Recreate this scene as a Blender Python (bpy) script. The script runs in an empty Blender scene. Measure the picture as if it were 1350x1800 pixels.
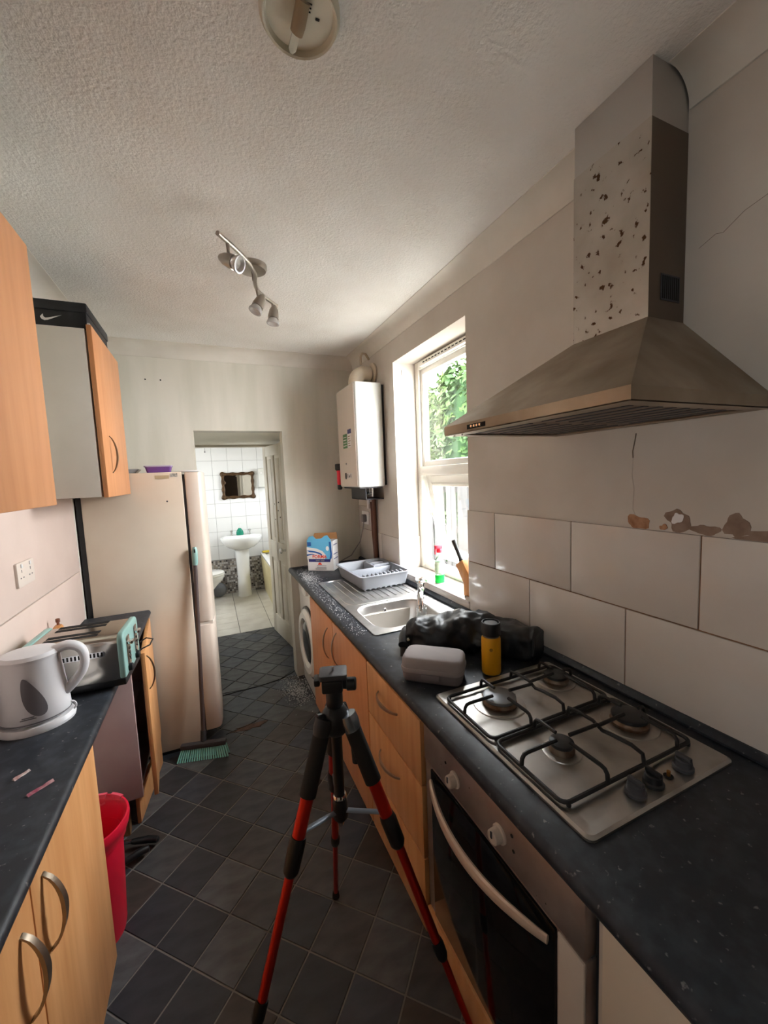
import bpy, bmesh, math, random
from mathutils import Vector, Matrix, noise
random.seed(7)
S = bpy.context.scene
COL = S.collection
PI = math.pi
R = math.radians

# ------------------------------------------------------------------ camera
cam_d = bpy.data.cameras.new('camera')
cam = bpy.data.objects.new('camera', cam_d)
COL.objects.link(cam)
yaw, pitch, roll = R(23.571), R(5.346), R(2.344)
fw = Vector((math.sin(yaw)*math.cos(pitch), math.cos(yaw)*math.cos(pitch), -math.sin(pitch)))
rt = Vector((math.cos(yaw), -math.sin(yaw), 0))
dn = fw.cross(rt)
r2 = math.cos(roll)*rt + math.sin(roll)*dn
d2 = -math.sin(roll)*rt + math.cos(roll)*dn
mw = Matrix((( r2.x, -d2.x, -fw.x, 0), (r2.y, -d2.y, -fw.y, 0), (r2.z, -d2.z, -fw.z, 1.6), (0, 0, 0, 1)))
cam.matrix_world = mw
cam_d.sensor_fit = 'VERTICAL'
cam_d.sensor_height = 36.0
cam_d.lens = 697.09/1800*36
cam_d.clip_start = 0.02
S.camera = cam

# ------------------------------------------------------------------ light and exposure
w = bpy.data.worlds.new('overcast_sky')
S.world = w
w.use_nodes = True
bg = w.node_tree.nodes['Background']
bg.inputs[0].default_value = (0.93, 0.97, 1.0, 1)
bg.inputs[1].default_value = 12.0
S.view_settings.view_transform = 'Standard'
S.view_settings.look = 'None'
S.view_settings.gamma = 1
S.view_settings.use_curve_mapping = False
S.view_settings.exposure = 1.85


def portal(name, loc, size, rot):
    ld = bpy.data.lights.new(name, 'AREA')
    ld.shape = 'RECTANGLE'
    ld.size, ld.size_y = size
    ld.cycles.is_portal = True
    o = bpy.data.objects.new(name, ld)
    COL.objects.link(o)
    o.location = loc
    o.rotation_euler = rot
    return o


portal('window_portal', (1.40, 1.98, 1.64), (0.78, 1.4), (R(90), 0, R(90)))
portal('bathroom_window_portal', (1.42, 5.2, 1.6), (0.4, 0.5), (R(90), 0, R(90)))
portal('bathroom_fill_portal', (-1.03, 5.1, 1.5), (0.40, 0.44), (R(90), 0, R(-90)))  # unseen opening added to light the lobby door from the left
portal('fill_opening_portal', (-0.80, -0.375, 1.6), (0.18, 0.36), (R(90), 0, R(-90)))  # unseen wall opening added beside the camera for fill light

XL, XW, YB, ZC, YR = -0.66, 1.14, 3.13, 2.533, -2.2

# ------------------------------------------------------------------ material helpers
MATS = {}


def mat(name, col, rough=0.5, metal=0.0, col2=None, scale=8.0, stretch=(1, 1, 1), ramp=(0.35, 0.7), bump=0.0, bscale=60.0,
        bstretch=None, bdist=0.002, trans=0.0, ior=1.45, coat=0.0, detail=4.0, spec=0.5, col3=None, scale3=30.0, ramp3=(0.6, 0.66), rough2=None):
    if name in MATS:
        return MATS[name]
    m = bpy.data.materials.new(name)
    m.use_nodes = True
    nt = m.node_tree
    b = nt.nodes['Principled BSDF']
    b.inputs['Base Color'].default_value = (*col, 1)
    b.inputs['Roughness'].default_value = rough
    b.inputs['Metallic'].default_value = metal
    b.inputs['IOR'].default_value = ior
    b.inputs['Specular IOR Level'].default_value = spec
    b.inputs['Transmission Weight'].default_value = trans
    b.inputs['Coat Weight'].default_value = coat
    N = nt.nodes.new
    L = nt.links.new
    tc = N('ShaderNodeTexCoord')

    def noise_tex(sc, st, det):
        mp = N('ShaderNodeMapping')
        mp.inputs['Scale'].default_value = st
        L(tc.outputs['Object'], mp.inputs['Vector'])
        t = N('ShaderNodeTexNoise')
        t.inputs['Scale'].default_value = sc
        t.inputs['Detail'].default_value = det
        L(mp.outputs['Vector'], t.inputs['Vector'])
        return t.outputs['Fac']

    def ramp_node(fac, a, c):
        r = N('ShaderNodeMapRange')
        r.inputs['From Min'].default_value = a
        r.inputs['From Max'].default_value = c
        L(fac, r.inputs['Value'])
        return r.outputs['Result']
    cur = None
    if col2 is not None:
        f = ramp_node(noise_tex(scale, stretch, detail), *ramp)
        mx = N('ShaderNodeMix')
        mx.data_type = 'RGBA'
        mx.inputs['A'].default_value = (*col, 1)
        mx.inputs['B'].default_value = (*col2, 1)
        L(f, mx.inputs['Factor'])
        cur = mx.outputs['Result']
        if rough2 is not None:
            mr = N('ShaderNodeMapRange')
            mr.inputs['To Min'].default_value = rough
            mr.inputs['To Max'].default_value = rough2
            L(f, mr.inputs['Value'])
            L(mr.outputs['Result'], b.inputs['Roughness'])
    if col3 is not None:
        f = ramp_node(noise_tex(scale3, (1, 1, 1), 3.0), *ramp3)
        mx = N('ShaderNodeMix')
        mx.data_type = 'RGBA'
        if cur is None:
            mx.inputs['A'].default_value = (*col, 1)
        else:
            L(cur, mx.inputs['A'])
        mx.inputs['B'].default_value = (*col3, 1)
        L(f, mx.inputs['Factor'])
        cur = mx.outputs['Result']
    if cur is not None:
        L(cur, b.inputs['Base Color'])
    if bump > 0:
        bn = N('ShaderNodeBump')
        bn.inputs['Strength'].default_value = bump
        bn.inputs['Distance'].default_value = bdist
        L(noise_tex(bscale, bstretch or (1, 1, 1), 3.0), bn.inputs['Height'])
        L(bn.outputs['Normal'], b.inputs['Normal'])
    MATS[name] = m
    return m


def srgb(r, g, b):
    f = lambda c: (c/255/12.92) if c/255 <= 0.04045 else ((c/255+0.055)/1.055)**2.4
    return (f(r), f(g), f(b))


M_CEIL = mat('artex_ceiling', srgb(236, 234, 230), 0.9, col2=srgb(226, 222, 216), scale=3, bump=0.7, bscale=110, bdist=0.005)
M_WALLR = mat('beige_paint', srgb(206, 198, 188), 0.6, col2=srgb(190, 179, 166), scale=2.2, bump=0.15, bscale=25, bdist=0.003)
M_WALLB = mat('grey_green_paint', srgb(220, 214, 202), 0.6, col2=srgb(204, 200, 186), scale=2.5, stretch=(3, 3, .4), bump=0.15, bscale=40, bdist=0.002)
M_COVE = mat('coving_white', srgb(224, 218, 208), 0.6, col2=srgb(205, 197, 185), scale=3)
M_TILE = mat('white_tile', srgb(212, 204, 196), 0.16, col2=srgb(202, 192, 182), scale=3, bump=0.05, bscale=9, bdist=0.004)
M_GROUT = mat('grout', srgb(140, 104, 76), 0.9, col2=srgb(104, 76, 54), scale=12)
M_PINK = mat('pink_board', srgb(226, 205, 194), 0.35, col2=srgb(214, 192, 180), scale=3)
M_BEECH = mat('beech_laminate', srgb(222, 166, 112), 0.38, col2=srgb(200, 138, 84), scale=5, stretch=(6, 6, .5), ramp=(.3, .75))
M_BEECH2 = mat('beech_laminate_reddish', srgb(214, 150, 102), 0.4, col2=srgb(200, 134, 86), scale=5, stretch=(6, 6, .5), ramp=(.3, .75))
M_BEDGE = mat('beech_edge', srgb(196, 128, 76), 0.45)
M_GREYP = mat('grey_carcass', srgb(224, 217, 207), 0.5, col2=srgb(216, 208, 197), scale=4)
M_MAUVE = mat('mauve_carcass', srgb(190, 168, 164), 0.5, col2=srgb(176, 152, 150), scale=4)
M_DARKIN = mat('dark_interior', (0.01, 0.009, 0.008), 0.9)
M_WTOP = mat('black_granite_worktop', (0.015, 0.018, 0.024), 0.46, spec=0.45, col2=(0.032, 0.038, 0.047), scale=28, ramp=(.45, .7),
             col3=(0.16, 0.15, 0.15), scale3=70, ramp3=(.66, .72), bump=0.05, bscale=160, bdist=0.0006)
M_STEEL = mat('brushed_steel', srgb(186, 182, 176), 0.33, 1.0, col2=srgb(160, 154, 146), scale=4, stretch=(1, 8, 1), bump=0.04, bscale=60, bstretch=(20, 1, 20), bdist=0.0005)
M_HOB = mat('worn_steel_hob', srgb(180, 177, 172), 0.34, 1.0, col2=srgb(148, 142, 134), scale=7, ramp=(.4, .75), rough2=.5)
M_SINK = mat('sink_steel', srgb(212, 210, 208), 0.36, 1.0, col2=srgb(176, 174, 172), scale=9, rough2=.42)
M_HOOD = mat('grimy_hood_steel', srgb(168, 156, 140), 0.42, 1.0, col2=srgb(140, 124, 104), scale=5, ramp=(.35, .7), rough2=.6)
M_HOODRUST = mat('rust_spotted_steel', srgb(196, 190, 182), 0.45, 0.85, col2=srgb(168, 158, 146), scale=6, col3=srgb(84, 56, 34), scale3=48, ramp3=(.625, .67), rough2=.55, bump=0.35, bscale=45, bdist=0.003)
M_HOODUP = mat('clean_flue_steel', srgb(196, 192, 188), 0.42, 0.8)
M_CHROME = mat('chrome', srgb(225, 225, 225), 0.1, 1.0)
M_HANDLE = mat('pewter_handle', srgb(150, 138, 122), 0.38, 1.0)
M_WHITE = mat('white_plastic', srgb(232, 230, 228), 0.35)
M_KETTLE = mat('kettle_white', srgb(226, 224, 226), 0.42, bump=0.03, bscale=300, bdist=0.0005)
M_WENAMEL = mat('white_enamel', srgb(236, 235, 230), 0.22)
M_UPVC = mat('upvc_white', srgb(232, 230, 222), 0.35)
M_BOILER = mat('boiler_white', srgb(214, 213, 206), 0.3)
M_BOILERF = mat('boiler_front_cream', srgb(222, 210, 198), 0.4)
M_FRIDGE = mat('aged_cream_steel', srgb(224, 212, 194), 0.42, col2=srgb(214, 196, 176), scale=2.2, bump=0.08, bscale=220, bdist=0.0006)
M_FRDOOR = mat('aged_cream_door', srgb(226, 212, 198), 0.35, col2=srgb(216, 198, 182), scale=2.5)
M_BLACK = mat('black_plastic', (0.012, 0.012, 0.013), 0.4)
M_BLACKM = mat('matt_black_iron', (0.012, 0.011, 0.010), 0.55, bump=0.1, bscale=200, bdist=0.0004)
M_RUBBER = mat('black_foam', (0.012, 0.011, 0.010), 0.8)
M_GREYD = mat('dark_grey_plastic', (0.05, 0.05, 0.055), 0.5)
M_GLASSB = mat('black_glass', (0.006, 0.006, 0.006), 0.08)
M_GLASS = bpy.data.materials.new('clear_glass')
M_GLASS.use_nodes = True
_nt = M_GLASS.node_tree
_nt.nodes.clear()
_o, _mx, _t, _g = (_nt.nodes.new(k) for k in ('ShaderNodeOutputMaterial', 'ShaderNodeMixShader', 'ShaderNodeBsdfTransparent', 'ShaderNodeBsdfGlossy'))
_g.inputs['Roughness'].default_value = 0.02
_mx.inputs[0].default_value = 0.07
_nt.links.new(_t.outputs[0], _mx.inputs[1])
_nt.links.new(_g.outputs[0], _mx.inputs[2])
_nt.links.new(_mx.outputs[0], _o.inputs[0])
M_GLASSW = mat('tumbler_glass', (0.96, 1, 1), 0.02, trans=1.0, ior=1.4)
M_RED = mat('red_bin_plastic', srgb(226, 28, 58), 0.35)
M_TRIRED = mat('red_anodised', srgb(196, 40, 22), 0.3, 0.6)
M_TEAL = mat('teal_paint', srgb(146, 184, 176), 0.25)
M_TEALB = mat('teal_bristle', srgb(150, 226, 216), 0.5)
M_PURPLE = mat('purple_plastic', srgb(112, 72, 140), 0.35)
M_YELLOW = mat('yellow_powder_coat', srgb(226, 160, 20), 0.45)
M_BAG = mat('black_nylon', (0.010, 0.011, 0.013), 0.42, bump=0.25, bscale=22, bdist=0.01)
M_CASE = mat('grey_eva_fabric', srgb(150, 142, 142), 0.75, bump=0.1, bscale=400, bdist=0.0005)
M_CASE2 = mat('grey_zip_band', srgb(120, 112, 114), 0.7)
M_RACK = mat('grey_rack_plastic', srgb(132, 134, 140), 0.45)
M_OVEN = mat('oven_silver', srgb(168, 154, 148), 0.4, 0.7, col2=srgb(140, 122, 114), scale=9, col3=srgb(60, 46, 38), scale3=45, ramp3=(.72, .76))
M_OVENW = mat('oven_trim_cream', srgb(196, 182, 168), 0.45)
M_BOXBLK = mat('black_card', (0.012, 0.012, 0.014), 0.5)
M_WOODB = mat('knife_block_wood', srgb(212, 150, 88), 0.4, col2=srgb(192, 126, 66), scale=10, stretch=(5, 5, 1))
M_WOODOLD = mat('worn_plinth_wood', srgb(150, 112, 72), 0.7, col2=srgb(110, 76, 46), scale=14)
M_COPPER = mat('brown_painted_pipe', srgb(96, 60, 44), 0.45, 0.3)
M_PLASTER = mat('exposed_plaster', srgb(184, 140, 108), 0.9, col2=srgb(140, 92, 62), scale=40)
M_PLASTER2 = mat('scraped_plaster', srgb(150, 128, 112), 0.9, col2=srgb(128, 104, 88), scale=30)
M_CRACK = mat('dark_crack', srgb(110, 96, 82), 0.9)
M_DOOR = mat('old_white_door', srgb(222, 214, 198), 0.45, col2=srgb(206, 196, 178), scale=4)
M_BTILE = mat('bathroom_tile', srgb(236, 236, 234), 0.18)
M_BGROUT = mat('bathroom_grout', srgb(160, 158, 156), 0.9)
M_BFLOOR = mat('bathroom_floor_tile', srgb(226, 222, 212), 0.3, col2=srgb(208, 202, 190), scale=6)
M_BFG = mat('bathroom_floor_grout', srgb(120, 116, 108), 0.9)
M_PORC = mat('porcelain', srgb(240, 240, 238), 0.12)
M_CREAM = mat('cream_bath_panel', srgb(226, 214, 168), 0.4, col2=srgb(206, 190, 140), scale=5)
M_GILT = mat('dark_gilt_frame', srgb(92, 66, 38), 0.45, 0.4, col2=srgb(48, 32, 20), scale=40)
M_MIRROR = mat('mirror_silver', (0.9, 0.9, 0.9), 0.02, 1.0)
M_GREENL = mat('green_liquid', srgb(40, 220, 90), 0.1, trans=0.5, ior=1.33)
M_SPRAY = mat('clear_spray_bottle', srgb(220, 240, 226), 0.08, trans=0.75, ior=1.2)
M_SOAPG = mat('green_soap', srgb(50, 160, 130), 0.15, trans=0.4, ior=1.33)
M_REDP = mat('red_trigger', srgb(236, 36, 60), 0.35)
M_CARDW = mat('white_card', srgb(232, 228, 226), 0.45)
M_CARDB = mat('brown_card', srgb(176, 128, 84), 0.8)
M_BLUE = mat('print_blue', srgb(28, 92, 160), 0.4)
M_LBLUE = mat('print_light_blue', srgb(96, 176, 214), 0.4)
M_NAVY = mat('print_navy', srgb(40, 44, 110), 0.4)
M_PRED = mat('print_red', srgb(222, 60, 40), 0.4)
M_PGREY = mat('print_grey', srgb(120, 118, 122), 0.5)
M_GREENP = mat('print_green', srgb(82, 130, 82), 0.5)
M_LAMPW = mat('ivory_lamp_base', srgb(214, 208, 188), 0.4)
M_SATIN = mat('satin_nickel', srgb(170, 162, 152), 0.32, 1.0)
M_BULB = mat('bulb_reflector_glass', srgb(225, 222, 220), 0.15, 0.0, trans=0.4, ior=1.3)
M_POWDER = mat('spilt_powder', srgb(214, 214, 214), 0.9)
M_FENCE = mat('weathered_fence', (0.036, 0.034, 0.032), 0.85, col2=(0.018, 0.017, 0.016), scale=6, stretch=(6, 6, .6))
M_CONC = mat('garden_concrete', srgb(188, 184, 176), 0.9, col2=srgb(172, 168, 160), scale=4)
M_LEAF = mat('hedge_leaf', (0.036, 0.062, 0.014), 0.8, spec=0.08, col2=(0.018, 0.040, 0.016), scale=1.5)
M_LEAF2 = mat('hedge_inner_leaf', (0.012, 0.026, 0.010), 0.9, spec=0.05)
M_STEM = mat('hedge_stem', srgb(92, 72, 52), 0.9)
M_BRICK = mat('render_outside', srgb(196, 186, 172), 0.9)


def slate(name, c1, c2, rough=0.42):
    return mat(name, c1, rough, col2=c2, scale=9, stretch=(1, 2.5, 1), bump=0.25, bscale=30, bstretch=(1, 3, 1), bdist=0.0015, rough2=rough+.15)


SLATES = [slate('slate_blue', srgb(72, 77, 86), srgb(56, 60, 68)), slate('slate_grey', srgb(82, 83, 84), srgb(62, 62, 64)),
          slate('slate_brown', srgb(74, 67, 62), srgb(58, 53, 50)), slate('slate_dark', srgb(58, 61, 66), srgb(47, 49, 54)),
          slate('slate_light', srgb(98, 100, 102), srgb(72, 74, 76))]
M_SGROUT = mat('slate_grout', srgb(132, 128, 122), 0.85)


# ------------------------------------------------------------------ mesh helpers
class MB:
    def __init__(self):
        self.v = []
        self.f = []

    def add(self, vs, fs):
        n = len(self.v)
        self.v += [tuple(p) for p in vs]
        self.f += [tuple(i+n for i in q) for q in fs]
        return self

    def box(self, x0, x1, y0, y1, z0, z1):
        x0, x1 = min(x0, x1), max(x0, x1)
        y0, y1 = min(y0, y1), max(y0, y1)
        z0, z1 = min(z0, z1), max(z0, z1)
        return self.add([(x0, y0, z0), (x1, y0, z0), (x1, y1, z0), (x0, y1, z0), (x0, y0, z1), (x1, y0, z1), (x1, y1, z1), (x0, y1, z1)],
                        [(0, 3, 2, 1), (4, 5, 6, 7), (0, 1, 5, 4), (1, 2, 6, 5), (2, 3, 7, 6), (3, 0, 4, 7)])

    def loft(self, rings, cap0=True, cap1=True, closed=True):
        n = len(rings[0])
        vs = [p for r in rings for p in r]
        fs = []
        for i in range(len(rings)-1):
            for j in range(n if closed else n-1):
                k = (j+1) % n
                fs.append((i*n+j, i*n+k, (i+1)*n+k, (i+1)*n+j))
        if cap0:
            fs.append(tuple(range(n-1, -1, -1)))
        if cap1:
            fs.append(tuple((len(rings)-1)*n+j for j in range(n)))
        return self.add(vs, fs)

    def tube(self, pts, r, seg=10, caps=True, squash=None):
        pts = [Vector(p) for p in pts]
        rs = r if isinstance(r, (list, tuple)) else [r]*len(pts)
        t = [(pts[min(i+1, len(pts)-1)]-pts[max(i-1, 0)]).normalized() for i in range(len(pts))]
        u = t[0].orthogonal().normalized()
        if squash is not None:
            u = Vector(squash[0]).normalized()
            u = (u-t[0]*u.dot(t[0])).normalized()
        rings = []
        for i, p in enumerate(pts):
            u = (u-t[i]*u.dot(t[i])).normalized()
            v = t[i].cross(u)
            a, b = (1, 1) if squash is None else squash[1]
            rings.append([p+rs[i]*(a*math.cos(2*PI*j/seg)*u+b*math.sin(2*PI*j/seg)*v) for j in range(seg)])
        return self.loft(rings, caps, caps)

    def lathe(self, prof, c=(0, 0, 0), axis=(0, 0, 1), seg=24, cap0=True, cap1=True, sx=1.0, sy=1.0):
        a = Vector(axis).normalized()
        q = Vector((0, 0, 1)).rotation_difference(a)
        c = Vector(c)
        rings = [[c+q @ Vector((r*sx*math.cos(2*PI*j/seg), r*sy*math.sin(2*PI*j/seg), z)) for j in range(seg)] for r, z in prof]
        return self.loft(rings, cap0, cap1)

    def prism(self, poly, ax, a, b):
        def p3(p, t):
            if ax == 'x':
                return (t, p[0], p[1])
            if ax == 'y':
                return (p[0], t, p[1])
            return (p[0], p[1], t)
        return self.loft([[p3(p, a) for p in poly], [p3(p, b) for p in poly]])

    def xform(self, m):
        self.v = [tuple(m @ Vector(p)) for p in self.v]
        return self


def rrect(x0, x1, y0, y1, r, n=5):
    out = []
    for cx, cy, a0 in ((x1-r, y1-r, 0), (x0+r, y1-r, 90), (x0+r, y0+r, 180), (x1-r, y0+r, 270)):
        for i in range(n+1):
            a = R(a0+90*i/n)
            out.append((cx+r*math.cos(a), cy+r*math.sin(a)))
    return out


def make_mesh(name, mb, bevel=0.0, bseg=2, smooth=38, weld=False):
    me = bpy.data.meshes.new(name)
    me.from_pydata(mb.v, [], mb.f)
    bm = bmesh.new()
    bm.from_mesh(me)
    if weld:
        bmesh.ops.remove_doubles(bm, verts=bm.verts, dist=1e-5)
    bmesh.ops.recalc_face_normals(bm, faces=bm.faces)
    if bevel > 0:
        es = [e for e in bm.edges if len(e.link_faces) == 2 and e.calc_face_angle(0) > R(35)]
        bmesh.ops.bevel(bm, geom=es, offset=bevel, segments=bseg, profile=0.5, affect='EDGES', clamp_overlap=True)
    bm.to_mesh(me)
    bm.free()
    if smooth:
        me.polygons.foreach_set('use_smooth', [True]*len(me.polygons))
        me.set_sharp_from_angle(angle=R(smooth))
    me.update()
    return me


def root_of(o):
    while o.parent:
        o = o.parent
    return o


def local_matrix(o):
    return Matrix.Translation(o.location) @ o.rotation_euler.to_matrix().to_4x4()


def obj(name, mb, m, parent=None, bevel=0.0, bseg=2, smooth=38, world=True, label=None, weld=False):
    if parent is not None and world:
        mb.xform(local_matrix(root_of(parent)).inverted())
    me = make_mesh(name, mb, bevel, bseg, smooth, weld)
    me.materials.append(m)
    o = bpy.data.objects.new(name, me)
    COL.objects.link(o)
    if parent is not None:
        o.parent = parent
    if label:
        o['label'] = label
    return o


def tag(o, label, cat, group=None):
    o['label'] = label
    o['category'] = cat
    if group:
        o['group'] = group
    return o


def thing(name, label, cat, loc=(0, 0, 0), rz=0.0, group=None, rot=None):
    o = bpy.data.objects.new(name, None)
    o.empty_display_size = 0.05
    COL.objects.link(o)
    o.location = loc
    o.rotation_euler = rot if rot else (0, 0, rz)
    return tag(o, label, cat, group)


def struct(name, mb, m, label, cat=None, **k):
    o = obj(name, mb, m, **k)
    o['kind'] = 'structure'
    o['label'] = label
    if cat:
        o['category'] = cat
    return o


def one(name, mb, m, label, cat, group=None, origin=None, **k):
    """a thing that is a single mesh; origin moved to its base"""
    if origin is not None:
        mb.xform(Matrix.Translation(origin).inverted())
    o = obj(name, mb, m, **k)
    if origin is not None:
        o.location = origin
    return tag(o, label, cat, group)


def text_part(name, body, size, m, parent, mtx, extrude=0.0003, world=True, bold=0.0, sx=1.0):
    c = bpy.data.curves.new(name, 'FONT')
    c.body = body
    c.size = size
    c.extrude = extrude
    c.offset = bold
    c.align_x = 'CENTER'
    c.align_y = 'CENTER'
    t = bpy.data.objects.new(name, c)
    COL.objects.link(t)
    bpy.context.view_layer.update()
    me = bpy.data.meshes.new_from_object(t)
    bpy.data.objects.remove(t)
    mm = mtx @ Matrix.Diagonal((sx, 1, 1, 1))
    if world:
        mm = local_matrix(root_of(parent)).inverted() @ mm
    me.transform(mm)
    me.materials.clear()
    me.materials.append(m)
    o = bpy.data.objects.new(name, me)
    COL.objects.link(o)
    o.parent = parent
    return o


def frame(o, x, y):
    """matrix with given origin, x axis and y axis"""
    x = Vector(x).normalized()
    y = Vector(y)
    y = (y-x*y.dot(x)).normalized()
    z = x.cross(y)
    return Matrix(((x.x, y.x, z.x, o[0]), (x.y, y.y, z.y, o[1]), (x.z, y.z, z.z, o[2]), (0, 0, 0, 1)))


def clip(poly, f):
    """Sutherland-Hodgman, keep f(p) >= 0 for linear f"""
    out = []
    for i in range(len(poly)):
        a, b = poly[i], poly[(i+1) % len(poly)]
        fa, fb = f(a), f(b)
        if fa >= 0:
            out.append(a)
        if (fa >= 0) != (fb >= 0):
            t = fa/(fa-fb)
            out.append((a[0]+(b[0]-a[0])*t, a[1]+(b[1]-a[1])*t))
    return out


def shrink(poly, d):
    cx = sum(p[0] for p in poly)/len(poly)
    cy = sum(p[1] for p in poly)/len(poly)
    out = []
    for x, y in poly:
        l = math.hypot(x-cx, y-cy)
        k = max(0, (l-d)/l) if l > 0 else 1
        out.append((cx+(x-cx)*k, cy+(y-cy)*k))
    return out

# ================================================================== THE ROOM
# floor slab with slate-look tiles laid at 45 degrees
floor = struct('floor', MB().box(XL, XW, YR, YB, -0.12, -0.003).box(-0.12, 0.70, YB, 4.36, -0.12, -0.003), M_SGROUT, 'dark slate tiled kitchen floor running into the lobby', 'floor')
D = 0.2425
u0, v0 = 1.909, 2.491
tn = 0
TILE_ME = {}
for i in range(-12, 14):
    for j in range(-14, 14):
        ua, va = u0+i*D, v0+j*D
        P = [((u-v)/2, (u+v)/2) for u, v in ((ua, va), (ua, va+D), (ua+D, va+D), (ua+D, va))]
        cx, cy = ua/2-va/2, (ua+va)/2+D/2
        if not (-0.75 < cx < 0.74 and 0.35 < cy < 4.45):
            continue
        for reg in (0, 1):
            if reg == 0:
                q = clip(clip(clip(P, lambda p: p[0]+0.655), lambda p: 0.655-p[0]), lambda p: 3.135-0.02*math.sin(p[0]*9)-p[1])
            else:
                q = clip(clip(clip(clip(P, lambda p: p[0]+0.10), lambda p: 0.66-p[0]), lambda p: p[1]-3.14+0.02*math.sin(p[0]*9)), lambda p: 4.345-p[1])
            if len(q) < 3:
                continue
            ar = abs(sum(q[k][0]*q[(k+1) % len(q)][1]-q[(k+1) % len(q)][0]*q[k][1] for k in range(len(q))))/2
            if ar < 0.0012:
                continue
            q = shrink(q, 0.004)
            full = len(q) == 4 and ar > 0.029
            ox, oy = (sum(p[0] for p in q)/len(q), sum(p[1] for p in q)/len(q))
            zt = random.uniform(-0.0006, 0.0006)+(0.001 if reg else 0)
            mi = random.choice([0, 1, 1, 2, 3, 3, 4]) if not reg else random.choice([0, 1, 1, 4])
            key = mi if full else None
            if key is not None and key in TILE_ME:
                me = TILE_ME[key]
            else:
                mbb = MB().prism([(p[0]-ox, p[1]-oy) for p in q], 'z', -0.008, 0.0)
                me = make_mesh('floor_tile', mbb, bevel=0.001, bseg=1, smooth=0)
                me.materials.append(SLATES[mi])
                if key is not None:
                    TILE_ME[key] = me
            t = bpy.data.objects.new('floor_tile', me)
            COL.objects.link(t)
            t.parent = floor
            t.location = (ox, oy, zt)
            tn += 1

# scuffed brown patch where the floor covering is torn
rnd = random.Random(5)
poly = [(0.115+0.105*(1+.35*rnd.uniform(-1, 1))*math.cos(2*PI*k/18)+0.012*math.sin(k), 2.62+0.028*(1+.4*rnd.uniform(-1, 1))*math.sin(2*PI*k/18)) for k in range(18)]
obj('torn_patch', MB().prism(poly, 'z', -0.002, 0.0016), mat('torn_backing', srgb(104, 78, 66), 0.9, col2=srgb(76, 60, 54), scale=30), floor, smooth=0, label='brown torn patch')
obj('floor_crack', MB().tube([(-0.02, 2.605, 0.0), (0.05, 2.625, 0.001), (0.12, 2.64, 0.001), (0.17, 2.67, 0.0)], 0.0025, 5), M_DARKIN, floor)
# torn threshold strip between kitchen floor and lobby floor
tb = MB()
pts = [(-0.05, 3.10), (0.05, 3.112), (0.15, 3.115), (0.28, 3.125), (0.4, 3.15), (0.5, 3.2), (0.54, 3.235)]
tb.tube([(x, y, 0.0) for x, y in pts], 0.005, 6)
struct('trim_1', tb, M_DARKIN, 'torn dark edge across the doorway floor', 'trim')

ceiling = struct('ceiling', MB().box(XL-0.1, XW+0.23, YR, YB+0.1, ZC, ZC+0.12), M_CEIL, 'textured off-white ceiling', 'ceiling')

# left wall
wl = struct('wall_left', MB().box(XL-0.15, XL, YR, -0.465, -0.1, ZC).box(XL-0.15, XL, -0.285, YB+0.1, -0.1, ZC).box(XL-0.15, XL, -0.465, -0.285, -0.1, 1.42).box(XL-0.15, XL, -0.465, -0.285, 1.78, ZC), M_WALLB, 'beige left kitchen wall behind the units', 'wall')  # small gap near the camera is added to let fill light in
for (z0, z1) in ((0.905, 1.161), (1.166, 1.60)):
    for (y0, y1) in ((0.2, 1.30), (1.302, 2.52)):
        obj('wall_panel', MB().box(XL-0.001, XL+0.008, y0, y1, z0, z1), M_PINK, wl, bevel=0.0015)

# right wall with the window opening
WY0, WY1, WZ0, WZ1, WX = 1.585, 2.376, 0.962, 2.318, 1.372
mb = MB()
mb.box(XW, WX, YR, WY0, -0.1, ZC).box(XW, WX, WY1, YB+0.1, -0.1, ZC)
mb.box(XW, WX, WY0, WY1, -0.1, WZ0-0.012).box(XW, WX, WY0, WY1, WZ1, ZC)
wr = struct('wall_right', mb, M_WALLR, 'stained beige right kitchen wall with the window', 'wall')


def wtile(parent, y0, y1, z0, z1, x=XW, th=0.008):
    obj('wall_tile', MB().box(x-th, x+0.001, y0+0.002, y1-0.002, z0+0.002, z1-0.002), M_TILE, parent, bevel=0.0018)


obj('grout_backing', MB().box(XW-0.004, XW+0.001, -0.4, WY0, 0.905, 1.413).box(XW-0.004, XW+0.001, WY1, YB, 0.905, 1.168), M_GROUT, wr)
for y0, y1 in ((1.389, WY0), (0.987, 1.389), (0.590, 0.987), (0.19, 0.590), (-0.21, 0.19)):
    wtile(wr, y0, y1, 1.165, 1.415)
for y0, y1 in ((1.183, WY0), (0.786, 1.183), (0.386, 0.786), (-0.014, 0.386), (-0.4, -0.014)):
    wtile(wr, y0, y1, 0.915, 1.165)
wtile(wr, WY1, 2.66, 0.915, 1.172)
wtile(wr, 2.66, 3.125, 0.915, 1.172)
wtile(wr, 2.75, 3.125, 1.175, 1.36)
# tiles inside the reveal and on the sill
obj('wall_tile', MB().box(1.135, 1.30, WY1-0.008, WY1+0.001, WZ0, 1.175), M_TILE, wr, bevel=0.0015)
obj('wall_tile', MB().box(1.135, 1.30, WY0-0.001, WY0+0.008, WZ0, 1.415), M_TILE, wr, bevel=0.0015)
for y0, y1 in ((WY0, 1.98), (1.98, WY1)):
    obj('sill_tile', MB().box(1.128, 1.335, y0+0.001, y1-0.001, WZ0-0.012, WZ0), M_TILE, wr, bevel=0.0018)
    wtile(wr, y0, y1, 0.915, WZ0-0.012)

# peeled paint, scraped plaster and cracks on the right wall


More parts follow.
